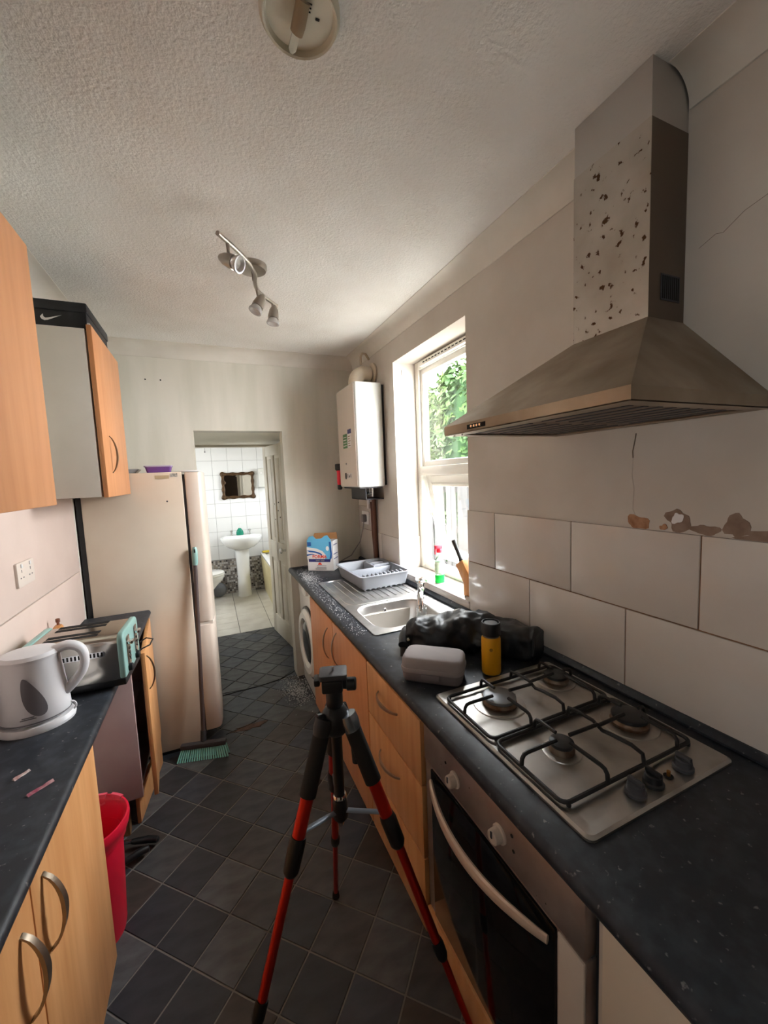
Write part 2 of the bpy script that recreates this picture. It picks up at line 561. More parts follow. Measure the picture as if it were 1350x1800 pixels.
def patch(cy, cz, ry, rz, seed, m, name, n=22, x=None):
    x = XW-0.0004*seed/3
    rnd = random.Random(seed)
    ph = [rnd.uniform(0, 6.28) for _ in range(5)]
    poly = []
    for i in range(n):
        a = 2*PI*i/n
        k = 1+sum(0.16*math.sin((q+2)*a+ph[q])/(1+q*.4) for q in range(5))
        poly.append((cy+ry*k*math.cos(a), max(1.414, cz+rz*k*math.sin(a))))
    return obj(name, MB().prism(poly, 'x', x-0.0012, x+0.0005), m, wr, smooth=0)


patch(0.757, 1.432, 0.030, 0.022, 1, M_PLASTER, 'peeled_paint')
patch(0.685, 1.425, 0.010, 0.008, 9, M_PLASTER, 'peeled_paint')
patch(0.648, 1.445, 0.030, 0.030, 2, M_PLASTER2, 'peeled_paint')
patch(0.520, 1.445, 0.022, 0.032, 3, M_PLASTER2, 'peeled_paint')
patch(0.585, 1.428, 0.030, 0.014, 4, M_PLASTER2, 'peeled_paint')
patch(0.44, 1.425, 0.090, 0.014, 5, M_PLASTER2, 'peeled_paint')
patch(0.30, 1.428, 0.070, 0.016, 6, M_PLASTER2, 'peeled_paint')
patch(0.650, 1.452, 0.014, 0.014, 12, M_CARDW, 'peeled_paint')


def crack(pts, r=0.0012, m=M_CRACK):
    obj('crack', MB().tube([(XW-0.0003, y, z) for y, z in pts], r, 5), m, wr)


crack([(0.768, 1.690), (0.771, 1.67), (0.777, 1.64), (0.776, 1.62)], 0.0018)
crack([(0.776, 1.62), (0.779, 1.57), (0.772, 1.53), (0.775, 1.47), (0.765, 1.45)], 0.0012, M_WALLR)
crack([(0.62, 2.12), (0.585, 2.135), (0.57, 2.13), (0.53, 2.155), (0.47, 2.17)], 0.0005)
crack([(0.47, 2.17), (0.45, 2.19), (0.43, 2.18)], 0.0012)
crack([(1.20, 1.925), (1.12, 1.915), (1.05, 1.93), (0.98, 1.935), (0.9, 1.96)], 0.0004)

# back wall with the doorway
DX0, DX1, DZ = -0.074, 0.540, 1.965
mb = MB()
mb.box(XL, DX0, YB, YB+0.12, -0.1, ZC).box(DX1, XW, YB, YB+0.12, -0.1, ZC).box(DX0, DX1, YB, YB+0.12, DZ, ZC)
wb = struct('wall_back', mb, M_WALLB, 'grey-green back kitchen wall with the open doorway', 'wall')
for hx in (-0.339, -0.249):
    obj('screw_hole', MB().lathe([(0.005, 0), (0.005, 0.002)], (hx, YB-0.0012, 2.302), (0, 1, 0), 10), M_DARKIN, wb)
# lobby between kitchen and bathroom
mb = MB().box(0.66, 0.76, YB+0.12, 4.33, -0.1, 2.1).box(-0.22, -0.12, YB+0.12, 4.33, -0.1, 2.1)
struct('wall_lobby', mb, M_WALLB, 'short side walls of the lobby beyond the doorway', 'wall')
struct('ceiling_lobby', MB().box(-0.22, 0.76, YB+0.12, 4.33, DZ, DZ+0.1), mat('cream_soffit', srgb(240, 236, 220), 0.7), 'low cream lobby soffit over the doorway', 'ceiling')
# bathroom shell
BX0, BX1, BY0, BY1, BZ = -0.95, 1.35, 4.33, 6.0, 2.35
mb = MB().box(BX0, -0.105, BY0, BY0+0.1, -0.1, BZ).box(0.56, BX1, BY0, BY0+0.1, -0.1, BZ).box(-0.105, 0.56, BY0, BY0+0.1, 1.943, BZ)
struct('wall_bathroom_front', mb, M_DOOR, 'white bathroom door frame wall', 'wall')
struct('wall_bathroom_left', MB().box(BX0-0.1, BX0, BY0, 4.90, -0.1, BZ).box(BX0-0.1, BX0, 5.30, BY1+0.1, -0.1, BZ).box(BX0-0.1, BX0, 4.90, 5.30, -0.1, 1.28).box(BX0-0.1, BX0, 4.90, 5.30, 1.72, BZ), M_BTILE, 'white bathroom side wall', 'wall')  # unseen opening added so daylight reaches the open lobby door
mb = MB().box(BX1, BX1+0.1, BY0, 5.0, -0.1, BZ).box(BX1, BX1+0.1, 5.4, BY1+0.1, -0.1, BZ)
mb.box(BX1, BX1+0.1, 5.0, 5.4, -0.1, 1.35).box(BX1, BX1+0.1, 5.0, 5.4, 1.85, BZ)
struct('wall_bathroom_right', mb, M_BTILE, 'white bathroom side wall with a window opening', 'wall')
struct('ceiling_bathroom', MB().box(BX0, BX1, BY0, BY1, BZ, BZ+0.1), M_COVE, 'bathroom ceiling', 'ceiling')
bbw = struct('wall_bathroom_back', MB().box(BX0, BX1, BY1, BY1+0.1, -0.1, BZ), M_BGROUT, 'white tiled bathroom back wall with grey mosaic below', 'wall')
bt = None
for i in range(-1, 6):
    for k in range(9):
        z0 = 0.50+k*0.198
        if z0 > 2.2:
            continue
        x0 = -0.346+i*0.2
        me_key = MB().box(0.0015, 0.1985, -0.006, 0.001, 0.0015, 0.1965)
        if bt is None:
            bt = make_mesh('wall_tile', me_key, bevel=0.0015, bseg=1, smooth=0)
            bt.materials.append(M_BTILE)
        t = bpy.data.objects.new('wall_tile', bt)
        COL.objects.link(t)
        t.parent = bbw
        t.location = (x0, BY1, z0)
# mosaic band: too small to pick apart singly
mosm = [mat('mosaic_a', srgb(206, 202, 198), 0.3), mat('mosaic_b', srgb(130, 122, 116), 0.3), mat('mosaic_c', srgb(72, 66, 62), 0.3), mat('mosaic_d', srgb(176, 164, 152), 0.3)]
mbs = [MB() for _ in mosm]
for i in range(52):
    for k in range(18):
        mbs[random.choice([0, 0, 1, 1, 2, 3])].box(-0.35+i*0.027, -0.35+i*0.027+0.0235, BY1-0.005, BY1+0.001, 0.004+k*0.027, 0.004+k*0.027+0.0235)
for q, m in zip(mbs, mosm):
    o = obj('mosaic', q, m, bbw, smooth=0)
    o['kind'] = 'stuff'
bf = struct('floor_bathroom', MB().box(BX0, BX1, 4.345, BY1, -0.12, -0.004), M_BFG, 'pale tiled bathroom floor', 'floor')
for i in range(-3, 3):
    x0 = 0.187+i*0.33
    for k in range(9):
        y0 = 4.347+k*0.19
        y1 = min(y0+0.188, BY1-0.006)
        if y1-y0 < 0.02 or x0+0.33 > BX1:
            continue
        obj('floor_tile', MB().box(x0+0.003, x0+0.327, y0+0.001, y1, -0.01, 0.001), M_BFLOOR, bf, bevel=0.001, bseg=1, smooth=0)
# rear wall behind the photographer; dark tone put in to cut bounce
mb = MB().box(XL, XW, YR-0.1, YR, -0.1, ZC)
struct('wall_rear', mb, mat('dark_rear_wall', srgb(84, 70, 58), 0.6), 'unseen rear wall behind the photographer, darkened to cut bounced light', 'wall')

# coving


def cove_prof(n=8, r=0.075):
    return [(r*math.cos(R(90*i/n)), r*math.sin(R(90*i/n))) for i in range(n+1)]


def cove_right(mb, y0, y1):
    prof = [(XW-0.075+a, ZC-0.075+b) for a, b in cove_prof()] + [(XW-0.08, ZC), (XW-0.08, ZC+0.01), (XW+0.01, ZC+0.01), (XW+0.01, ZC-0.08), (XW, ZC-0.08)]
    prof = [(XW, ZC-0.08), (XW-0.004, ZC-0.078)]+[(XW-0.079+a, ZC-0.079+b) for a, b in cove_prof()]+[(XW-0.085, ZC-0.003), (XW-0.085, ZC+0.005), (XW+0.005, ZC+0.005), (XW+0.005, ZC-0.08)]
    mb.prism(prof, 'y', y0, y1)


mb = MB()
cove_right(mb, YR, 0.648)
cove_right(mb, 0.868, YB)
struct('trim_2', mb, M_COVE, 'white coving along the top of the right wall', 'coving', smooth=30)
prof = [(YB, ZC-0.085), (YB-0.004, ZC-0.083)]+[(YB-0.084+a, ZC-0.084+b) for a, b in cove_prof(8, 0.08)]+[(YB-0.09, ZC-0.003), (YB-0.09, ZC+0.005), (YB+0.005, ZC+0.005), (YB+0.005, ZC-0.085)]
struct('trim_3', MB().prism(prof, 'x', XL, XW), M_COVE, 'white coving along the top of the back wall', 'coving', smooth=30)
prof = [(XL, ZC-0.08), (XL+0.004, ZC-0.078)]+[(XL+0.079-a, ZC-0.079+b) for a, b in cove_prof()]+[(XL+0.085, ZC-0.003), (XL+0.085, ZC+0.005), (XL-0.005, ZC+0.005), (XL-0.005, ZC-0.08)]
struct('trim_4', MB().prism(prof, 'y', YR, YB), M_COVE, 'white coving along the top of the left wall', 'coving', smooth=30)
# black upstand between worktop and tiles
struct('trim_5', MB().prism([(XW-0.008, 0.902), (XW-0.03, 0.902), (XW-0.03, 0.908), (XW-0.014, 0.922), (XW-0.008, 0.922)], 'y', 0.0, YB-0.002), M_WTOP, 'dark strip sealing the worktop to the wall tiles', 'trim')

# ------------------------------------------------------------------ window
win = bpy.data.objects.new('window_1', None)
COL.objects.link(win)
win.location = (1.33, 1.98, WZ0)
win['kind'] = 'structure'
win['label'] = 'white plastic window with lower sash tilted open'
win['category'] = 'window'
FX0, FX1 = 1.298, 1.36


def rect_frame(y0, y1, z0, z1, t, x0, x1, tb=None):
    tb = tb or t
    return MB().box(x0, x1, y0, y0+t, z0, z1).box(x0, x1, y1-t, y1, z0, z1).box(x0, x1, y0+t, y1-t, z0, z0+tb).box(x0, x1, y0+t, y1-t, z1-t, z1)


obj('outer_frame', rect_frame(WY0, WY1, WZ0+0.001, WZ1, 0.05, FX0, FX1), M_UPVC, win, bevel=0.004)
obj('transom', MB().box(FX0, FX1, WY0+0.05, WY1-0.05, 1.585, 1.645), M_UPVC, win, bevel=0.004)
obj('glazing_bead', rect_frame(WY0+0.05, WY1-0.05, 1.645, WZ1-0.05, 0.035, FX0+0.012, FX1-0.012), M_UPVC, win, bevel=0.005)
obj('pane', MB().box(1.325, 1.331, WY0+0.08, WY1-0.08, 1.675, WZ1-0.08), M_GLASS, win)
vent = obj('trickle_vent', MB().box(FX0-0.022, FX0, WY0+0.05, WY1-0.10, WZ1-0.045, WZ1-0.012), M_UPVC, win, bevel=0.004)
for i in range(16):
    obj('vent_slot', MB().box(FX0-0.024, FX0-0.02, WY0+0.08+i*0.036, WY0+0.10+i*0.036, WZ1-0.032, WZ1-0.026), M_DARKIN, vent)
# tilting lower sash, hinged at its top edge and pushed outwards
SA = R(9)
SM = Matrix.Translation((FX1-0.03, 0, 1.583)) @ Matrix.Rotation(-SA, 4, 'Y')
sy0, sy1, sh = WY0+0.055, WY1-0.055, -0.575


def sframe(t, x0, x1, z1=0.0, z0=sh, yi=0.0):
    return rect_frame(sy0+yi, sy1-yi, z0, z1, t, x0, x1).xform(SM)


sash = obj('lower_sash', sframe(0.05, 0.0, 0.045), M_UPVC, win, bevel=0.004)
obj('sash_bead', sframe(0.02, -0.006, 0.035, -0.05, sh+0.05, 0.05), M_UPVC, sash, bevel=0.004)
obj('pane', MB().box(0.016, 0.022, sy0+0.06, sy1-0.06, sh+0.06, -0.06).xform(SM), M_GLASS, sash)
obj('window_stay', MB().tube([(FX1-0.01, WY1-0.054, 1.36), (FX1+0.06, WY1-0.06, 1.22)], 0.006, 6), M_SATIN, win)
obj('sash_handle', MB().box(-0.03, 0.0, 1.93, 1.96, sh+0.01, sh+0.035).box(-0.035, -0.02, 1.86, 1.96, sh+0.014, sh+0.03).xform(SM), M_UPVC, sash, bevel=0.003)
# small white hook on the reveal
one('blind_bracket', MB().prism(rrect(1.20, 1.222, 2.235, 2.278, 0.009), 'y', WY1-0.006, WY1+0.001), M_WHITE, 'small white blind bracket high on the window reveal', 'bracket', bevel=0.002)

# ------------------------------------------------------------------ panelled door standing open in the lobby
hx, hy = 0.522, 4.24
ang = math.atan2(3.65-hy, 0.612-hx)
door = bpy.data.objects.new('door_1', None)
COL.objects.link(door)
door.location = (hx, hy, 0.012)
door.rotation_euler = (0, 0, ang)
door['kind'] = 'structure'
door['label'] = 'old white panelled bathroom door standing open'
door['category'] = 'door'
DL, DH = 0.597, 1.915
obj('leaf', MB().box(0, DL, 0.012, 0.03, 0, DH), M_DOOR, door, world=False)
stl = MB()
for (a, b, c, d) in ((0, 0.09, 0, DH), (DL-0.09, DL, 0, DH), (0.26, 0.335, 0.2, DH-0.1), (0.09, DL-0.09, 0, 0.2), (0.09, DL-0.09, 0.80, 0.98), (0.09, DL-0.09, DH-0.1, DH)):
    stl.box(a, b, 0.0, 0.042, c, d)
obj('stiles_and_rails', stl, M_DOOR, door, world=False, bevel=0.004)
for (a, b) in ((0.105, 0.245), (0.35, DL-0.105)):
    for (c, d) in ((0.22, 0.78), (1.0, DH-0.12)):
        obj('door_panel', MB().box(a+.01, b-.01, 0.004, 0.038, c+.01, d-.01), M_DOOR, door, world=False, bevel=0.008)
kb = MB().lathe([(0.012, 0), (0.010, 0.02), (0.012, 0.028), (0.024, 0.036), (0.027, 0.048), (0.02, 0.058)], (DL-0.045, 0.0, 0.93), (0, -1, 0), 16)
kb.lathe([(0.012, 0), (0.010, 0.02), (0.012, 0.028), (0.024, 0.036), (0.027, 0.048), (0.02, 0.058)], (DL-0.045, 0.042, 0.93), (0, 1, 0), 16)
obj('knob', kb, M_CHROME, door, world=False, label='round chrome door knob')
for (a, z) in ((0.30, 1.35), (0.42, 1.37), (0.40, 1.29), (0.45, 1.23), (0.30, 1.2)):
    obj('screw_hole', MB().lathe([(0.006, 0), (0.006, 0.004)], (a, -0.002, z), (0, 1, 0), 8), M_DARKIN, door, world=False)

# ================================================================== LEFT SIDE


def bow_handle(parent, c, along, out, L=0.13, depth=0.026, width=0.014, m=None, name='handle'):
    """bow handle: flat bar that swells in the middle; c is centre on the face"""
    c, al, ou = Vector(c), Vector(along).normalized(), Vector(out).normalized()
    side = al.cross(ou)
    rings = []
    n = 14
    for i in range(n+1):
        t = i/n*2-1
        o = depth*(1-t*t)**0.75
        th = 0.004+0.003*(1-t*t)
        wd = width*(0.55+0.45*(1-abs(t)))
        p = c+al*(t*L/2)+ou*(o+0.001)
        rings.append([p+side*wd/2-ou*th/2, p+side*wd/2+ou*th/2, p-side*wd/2+ou*th/2, p-side*wd/2-ou*th/2])
    mb = MB().loft(rings)
    return obj(name, mb, m or M_HANDLE, parent, smooth=50)


CF = -0.395     # face of wall cabinet doors
# near wall cabinet
t = thing('wall_cabinet', 'large beech wall cabinet nearest the camera at the left edge', 'cabinet', (XL+0.13, 0.95, 1.553), group='beech wall cabinets')
obj('body', MB().box(XL+0.01, CF-0.02, 0.45, 1.39, 1.556, 2.243), M_GREYP, t, bevel=0.001)
obj('door', MB().box(CF-0.018, CF, 0.925, 1.392, 1.553, 2.245), M_BEECH2, t, bevel=0.003)
obj('door', MB().box(CF-0.018, CF, 0.45, 0.921, 1.553, 2.245), M_BEECH2, t, bevel=0.003)
# far wall cabinet
t = thing('wall_cabinet', 'narrow wall cabinet with grey side under the shoe box', 'cabinet', (XL+0.13, 2.25, 1.553), group='beech wall cabinets')
obj('body', MB().box(XL+0.01, CF-0.019, 1.995, 2.53, 1.556, 2.236), M_GREYP, t, bevel=0.001)
dm = MB().box(-0.0, 0.018, -0.55, 0.0, 0.0, 0.70).xform(Matrix.Translation((CF-0.018, 2.545, 1.553)) @ Matrix.Rotation(R(0.6), 4, 'Z'))
d = obj('door', dm, M_BEECH2, t, bevel=0.002)
bow_handle(d, (CF+0.003, 2.13, 1.74), (0, 0, 1), (1, 0, 0), 0.165, 0.024, 0.012)
# shoe box with a lid and a tick logo
t = thing('shoe_box', 'black shoe box with a white tick on top of the far wall cabinet', 'box', (-0.5, 2.2, 2.238))
obj('tray', MB().box(-0.65, -0.405, 2.012, 2.375, 2.238, 2.315), M_BOXBLK, t, bevel=0.002)
obj('lid', MB().box(-0.654, -0.401, 2.008, 2.379, 2.302, 2.34), M_BOXBLK, t, bevel=0.004)
sw = [(0, 0.0), (0.004, -0.008), (0.012, -0.012), (0.022, -0.010), (0.066, 0.012), (0.026, -0.001), (0.016, -0.003), (0.010, 0.002), (0.009, 0.011)]
obj('logo', MB().prism([(-0.556+a*1.05, 2.272+b*1.05) for a, b in sw], 'y', 2.0105, 2.0125), M_CARDW, t, smooth=0, label='white tick mark')
one('card_scrap', MB().prism([(-0.403, 2.0), (-0.395, 2.0), (-0.395, 2.06), (-0.403, 2.05)], 'z', 2.2465, 2.26), M_CARDW, 'scrap of white card on the far wall cabinet edge', 'card')

# fridge freezer
FY0, FY1 = 2.56, 3.10
t = thing('fridge_freezer', 'tall aged cream fridge freezer beside the doorway', 'fridge', (-0.38, 2.83, 0))
obj('body', MB().box(-0.628, -0.140, FY0, FY1, 0.02, 1.665), M_FRIDGE, t, bevel=0.006)
obj('back_gap_shade', MB().box(-0.652, -0.628, FY0+0.004, FY1-0.01, 0.03, 1.63), M_BLACK, t)  # black strip standing in for the shadowed gap behind the fridge
obj('foot_plinth', MB().box(-0.6, -0.16, FY0+0.01, FY1-0.01, 0.0, 0.03), M_BLACK, t)
obj('door_seal', MB().box(-0.140, -0.125, FY0+0.012, FY1-0.012, 0.06, 1.65), M_GREYD, t)


def frdoor(z0, z1, name):
    prof = [(-0.126, FY0+0.002), (-0.062, FY0+0.002), (-0.046, FY0+0.010), (-0.036, FY0+0.028), (-0.028, FY0+0.10), (-0.024, (FY0+FY1)/2), (-0.028, FY1-0.10), (-0.036, FY1-0.028), (-0.046, FY1-0.01), (-0.062, FY1-0.002), (-0.126, FY1-0.002)]
    return obj(name, MB().prism(prof, 'z', z0, z1), M_FRDOOR, t, bevel=0.005, bseg=2, smooth=50)


frdoor(0.765, 1.662, 'fridge_door')
frdoor(0.085, 0.748, 'freezer_door')
obj('freezer_handle_recess', MB().box(-0.128, -0.04, FY0+0.008, FY1-0.008, 0.746, 0.767), M_GREYP, t)
obj('hinge_cover', MB().box(-0.150, -0.05, FY0+0.02, FY0+0.09, 1.664, 1.674), M_WHITE, t, bevel=0.003)
obj('rating_sticker', MB().box(-0.275, -0.205, FY0-0.001, FY0+0.001, 1.628, 1.648), mat('sticker_buff', srgb(190, 172, 140), 0.6), t)
obj('rating_sticker', MB().box(-0.198, -0.162, FY0-0.001, FY0+0.001, 1.638, 1.658), mat('sticker_grey', srgb(200, 198, 190), 0.5, col2=srgb(90, 86, 80), scale=80), t)
obj('dent', MB().lathe([(0.005, 0), (0.003, 0.002)], (-0.225, FY0, 1.50), (0, -1, 0), 8), M_GREYD, t)
# on top of the fridge
t = thing('storage_tub', 'purple plastic food tub with clear lid on the fridge', 'tub', (-0.262, 2.67, 1.666), 0.05)
obj('tub', MB().loft([[(x, y, 0.0) for x, y in rrect(-0.060, 0.060, -0.045, 0.045, 0.012)], [(x, y, 0.032) for x, y in rrect(-0.068, 0.068, -0.052, 0.052, 0.014)]]), M_PURPLE, t, world=False)
obj('lid', MB().loft([[(x, y, 0.032) for x, y in rrect(-0.073, 0.073, -0.057, 0.057, 0.014)], [(x, y, 0.040) for x, y in rrect(-0.073, 0.073, -0.057, 0.057, 0.014)]]), mat('lilac_lid', srgb(176, 160, 190), 0.3), t, world=False, bevel=0.002)
tr = MB()
tr.loft([[(x, y, 0.0) for x, y in rrect(-0.06, 0.06, -0.07, 0.07, 0.02)], [(x, y, 0.022) for x, y in rrect(-0.08, 0.08, -0.09, 0.09, 0.025)], [(x, y, 0.022) for x, y in rrect(-0.075, 0.075, -0.085, 0.085, 0.025)], [(x, y, 0.003) for x, y in rrect(-0.055, 0.055, -0.065, 0.065, 0.02)]])
o = one('plastic_tray', tr, mat('clear_tray_plastic', srgb(214, 216, 220), 0.15, trans=0.5, ior=1.3), 'shallow clear plastic tray beside the purple tub on the fridge', 'tray')
o.location = (-0.445, 2.72, 1.668)

# broom leaning on the fridge
t = thing('broom', 'broom with teal bristles and dark handle leaning on the fridge', 'broom', (-0.14, 2.43, 0))
obj('handle', MB().tube([(-0.142, 2.475, 0.07), (-0.127, 2.512, 0.55), (-0.109, 2.545, 1.14)], 0.0115, 10), mat('broom_handle', srgb(84, 72, 70), 0.45), t)
g = obj('grip', MB().tube([(-0.109, 2.541, 1.12), (-0.1085, 2.541, 1.13), (-0.106, 2.543, 1.20), (-0.1055, 2.544, 1.225)], [0.013, 0.016, 0.016, 0.010], 12), M_TEAL, t)
obj('hang_hole', MB().box(-0.110, -0.102, 2.525, 2.529, 1.195, 1.215), M_DARKIN, g)
hd = Vector((0.262, -0.068, 0)).normalized()
hc = Vector((-0.142, 2.455, 0))
pr = Vector((-hd.y, hd.x, 0))
rings = []
for s_, hw in ((-1, .018), (-.6, .02), (.6, .02), (1, .018)):
    c = hc+hd*(s_*0.125)
    rings.append([c+pr*hw+Vector((0, 0, .06)), c-pr*hw+Vector((0, 0, .06)), c-pr*hw*.8+Vector((0, 0, .085)), c+pr*hw*.8+Vector((0, 0, .085))])
obj('head', MB().loft(rings), M_GREYD, t, bevel=0.004)
obj('socket', MB().lathe([(0.017, 0), (0.014, 0.07)], (-0.1425, 2.473, 0.075), (0.03, 0.08, 1), 12), M_GREYD, t)
br = MB()
for i in range(22):
    for k in (-1, 1):
        s_ = (i/21*2-1)
        a = hc+hd*(s_*0.118)+pr*(k*0.011)+Vector((0, 0, .062))
        b = hc+hd*(s_*0.138)+pr*(k*0.017-0.022)+Vector((0, 0, .0015))
        br.tube([a, b], [0.0036, 0.0050], 5)
o = obj('bristles', br, M_TEALB, t)
o['kind'] = 'stuff'

# double socket
t = thing('wall_socket', 'white double socket on the pink wall panel above the kettle', 'socket', (XL+0.008, 1.86, 1.29))
obj('plate', MB().prism(rrect(1.787, 1.933, 1.25, 1.338, 0.006), 'x', XL+0.007, XL+0.017), mat('socket_cream', srgb(226, 212, 200), 0.35), t, bevel=0.002)
for yy in (1.823, 1.897):
    for (a, b, ww, hh) in ((0, 0.018, .004, .010), (-.011, -.006, .008, .004), (.011, -.006, .008, .004)):
        obj('pin_hole', MB().box(XL+0.0168, XL+0.0175, yy+a-ww/2, yy+a+ww/2, 1.288+b-hh/2, 1.288+b+hh/2), M_GREYD, t)
    obj('switch', MB().box(XL+0.017, XL+0.020, yy-0.006, yy+0.006, 1.318, 1.332), M_WHITE, t, bevel=0.001)

# left worktop
prof = [(XL+0.001, 0.868), (-0.364, 0.868), (-0.356, 0.874), (-0.353, 0.884), (-0.356, 0.894), (-0.364, 0.900), (XL+0.001, 0.900)]
one('worktop', MB().prism(prof, 'y', 0.3, 2.525), M_WTOP, 'narrow black worktop under the kettle and toaster', 'worktop', smooth=50)
# near base unit with two doors
BF = -0.371
t = thing('base_cabinet', 'beech base cabinet with two bow handles at lower left', 'cabinet', (-0.52, 0.9, 0), group='beech base cabinets on the left')
obj('body', MB().box(XL+0.005, BF-0.02, 0.45, 1.365, 0.13, 0.866), M_MAUVE, t, bevel=0.001)
obj('plinth', MB().box(-0.46, -0.445, 0.45, 1.36, 0.0, 0.13), M_WOODOLD, t)
d = obj('door', MB().box(BF-0.018, BF, 0.919, 1.369, 0.142, 0.862), M_BEECH, t, bevel=0.003)
bow_handle(d, (BF, 0.968, 0.733), (0, 0, 1), (1, 0, 0), 0.172, 0.03, 0.020)
d = obj('door', MB().box(BF-0.018, BF, 0.465, 0.915, 0.142, 0.862), M_BEECH, t, bevel=0.003)
bow_handle(d, (BF, 0.862, 0.715), (0, 0, 1), (1, 0, 0), 0.172, 0.03, 0.020)
# far base unit, its door hanging open
t = thing('base_cabinet', 'base cabinet with mauve side and door hanging ajar by the fridge', 'cabinet', (-0.52, 2.25, 0), group='beech base cabinets on the left')
mb = MB().box(XL+0.005, BF-0.004, 1.98, 1.998, 0.20, 0.866).box(XL+0.005, BF-0.004, 2.505, 2.52, 0.15, 0.866).box(XL+0.005, XL+0.015, 1.998, 2.505, 0.2, 0.866).box(XL+0.015, BF-0.02, 1.998, 2.505, 0.19, 0.208)
obj('body', mb, M_MAUVE, t, bevel=0.001)
obj('shelf', MB().box(XL+0.015, BF-0.05, 1.999, 2.504, 0.50, 0.516), M_MAUVE, t)
DMX = Matrix.Translation((BF-0.006, 2.515, 0.182)) @ Matrix.Rotation(R(4.6), 4, 'Z')
d = obj('door', MB().box(0, 0.018, -0.525, 0, 0, 0.675).xform(DMX), M_BEECH, t, bevel=0.003)
hp = DMX @ Vector((0.018, -0.47, 0.56))
hn = DMX.to_3x3() @ Vector((1, 0, 0))
bow_handle(d, hp, (0, 0, 1), hn, 0.16, 0.026, 0.012)
obj('leg', MB().box(-0.49, -0.45, 2.03, 2.07, 0.0, 0.2), M_WOODOLD, t)
obj('leg', MB().box(-0.49, -0.45, 2.43, 2.47, 0.0, 0.15), M_WOODOLD, t)
obj('leg', MB().box(-0.63, -0.59, 2.43, 2.47, 0.0, 0.15), M_WOODOLD, t)
obj('leg', MB().box(-0.63, -0.59, 2.11, 2.15, 0.0, 0.2), M_WOODOLD, t)
# plinth board knocked loose in front of it
pm = Matrix.Translation((-0.428, 2.085, 0.002)) @ Matrix.Rotation(R(-7), 4, 'Z')
one('plinth_board', MB().box(0, 0.016, 0, 0.42, 0, 0.135).xform(pm), M_BEECH, 'loose beech plinth board standing on the floor under the ajar cabinet', 'board', bevel=0.001)

# red bin
t = thing('waste_bin', 'tall red plastic bin between the two base cabinets', 'bin', (-0.49, 1.605, 0))
mb = MB().lathe([(0.092, 0.0), (0.096, 0.02), (0.112, 0.36), (0.112, 0.361), (0.109, 0.36), (0.09, 0.02), (0.0, 0.014)], (-0.49, 1.605, 0), seg=32, cap1=False)
obj('body', mb, M_RED, t)
mb = MB().lathe([(0.112, 0.355), (0.122, 0.36), (0.126, 0.385), (0.134, 0.395), (0.138, 0.42), (0.136, 0.432), (0.130, 0.433), (0.120, 0.42), (0.110, 0.36)], (-0.49, 1.605, 0), seg=32, cap0=False, cap1=False)
obj('rim', mb, M_RED, t)
# torn bag scrap hooked on the rim
o = MB()
for a0, a1, dz in ((70, 100, .03), (40, 62, .045)):
    rings = []
    for k in range(6):
        a = R(a0+(a1-a0)*k/5)
        j = random.uniform(-.006, .006)
        rings.append([(-0.49+r_*math.cos(a), 1.605+r_*math.sin(a), z) for r_, z in ((0.1395, .40), (0.1385, .436), (0.128, .437), (0.117, .437-dz+j), (0.116, .437-dz+j), (0.127, .4355), (0.1375, .4345), (0.1385, .40))])
    o.loft(rings)
obj('torn_liner', o, mat('red_liner', srgb(240, 90, 110), 0.3), t, label='torn pink bin liner edge')
# two pans behind the bin, only the handles show


def pan(c, h0, h1, label, chrome):
    t = thing('saucepan', label, 'pan', (c[0], c[1], 0.001), group='pans on the floor behind the bin')
    obj('pan_body', MB().lathe([(0.062, 0.001), (0.068, 0.006), (0.07, 0.05), (0.072, 0.052), (0.068, 0.05), (0.064, 0.006), (0.0, 0.005)], (c[0], c[1], 0), seg=24, cap1=False), M_GREYD, t)
    a, b = Vector(h0), Vector(h1)
    s0 = Vector((c[0], c[1], a.z))
    s0 = s0+(a-s0).normalized()*0.066
    obj('handle_neck', MB().tube([s0, a], 0.008, 8), M_CHROME if chrome else M_BLACK, t)
    d = (b-a)
    h = obj('handle', MB().tube([a, a+d*.15, a+d*.6+Vector((0, 0, .004)), b-d*.06, b], [0.010, 0.013, 0.015, 0.014, 0.007], 10), M_BLACK, t)


pan((-0.575, 1.985), (-0.43, 1.95, 0.032), (-0.322, 1.915, 0.028), 'saucepan on the floor with steel neck and thick black handle', True)
pan((-0.565, 1.818), (-0.45, 1.845, 0.035), (-0.355, 1.885, 0.030), 'saucepan on the floor with all-black curved handle', False)

# kettle
t = thing('kettle', 'white plastic jug kettle with grey water window', 'kettle', (-0.525, 1.468, 0.9), R(4))
obj('power_base', MB().lathe([(0.0, 0.0), (0.092, 0.0), (0.094, 0.008), (0.088, 0.020), (0.06, 0.022), (0.0, 0.022)], seg=32, cap0=False, cap1=False, sy=0.86), M_KETTLE, t, world=False)
kb = MB()
prof = [(0.0, 0.026), (0.080, 0.026), (0.084, 0.034), (0.083, 0.06), (0.076, 0.14), (0.071, 0.195), (0.072, 0.204)]
kb.lathe(prof, seg=36, cap0=False, cap1=False, sy=0.86)
obj('body', kb, M_KETTLE, t, world=False)
obj('skirt_seam', MB().lathe([(0.0838, 0.030), (0.0846, 0.030), (0.0846, 0.0335), (0.0838, 0.0335)], seg=36, cap0=False, cap1=False, sy=0.86), M_PGREY, t, world=False)
lid = MB().lathe([(0.072, 0.204), (0.074, 0.212), (0.066, 0.222), (0.03, 0.228), (0.0, 0.229)], seg=36, cap0=False, cap1=False, sy=0.86)
obj('lid', lid, M_KETTLE, t, world=False)
sp = MB().loft([[(-0.060, -0.026, 0.15), (-0.060, 0.026, 0.15), (-0.073, 0.0, 0.15)], [(-0.062, -0.032, 0.215), (-0.062, 0.032, 0.215), (-0.112, 0.0, 0.215)]])
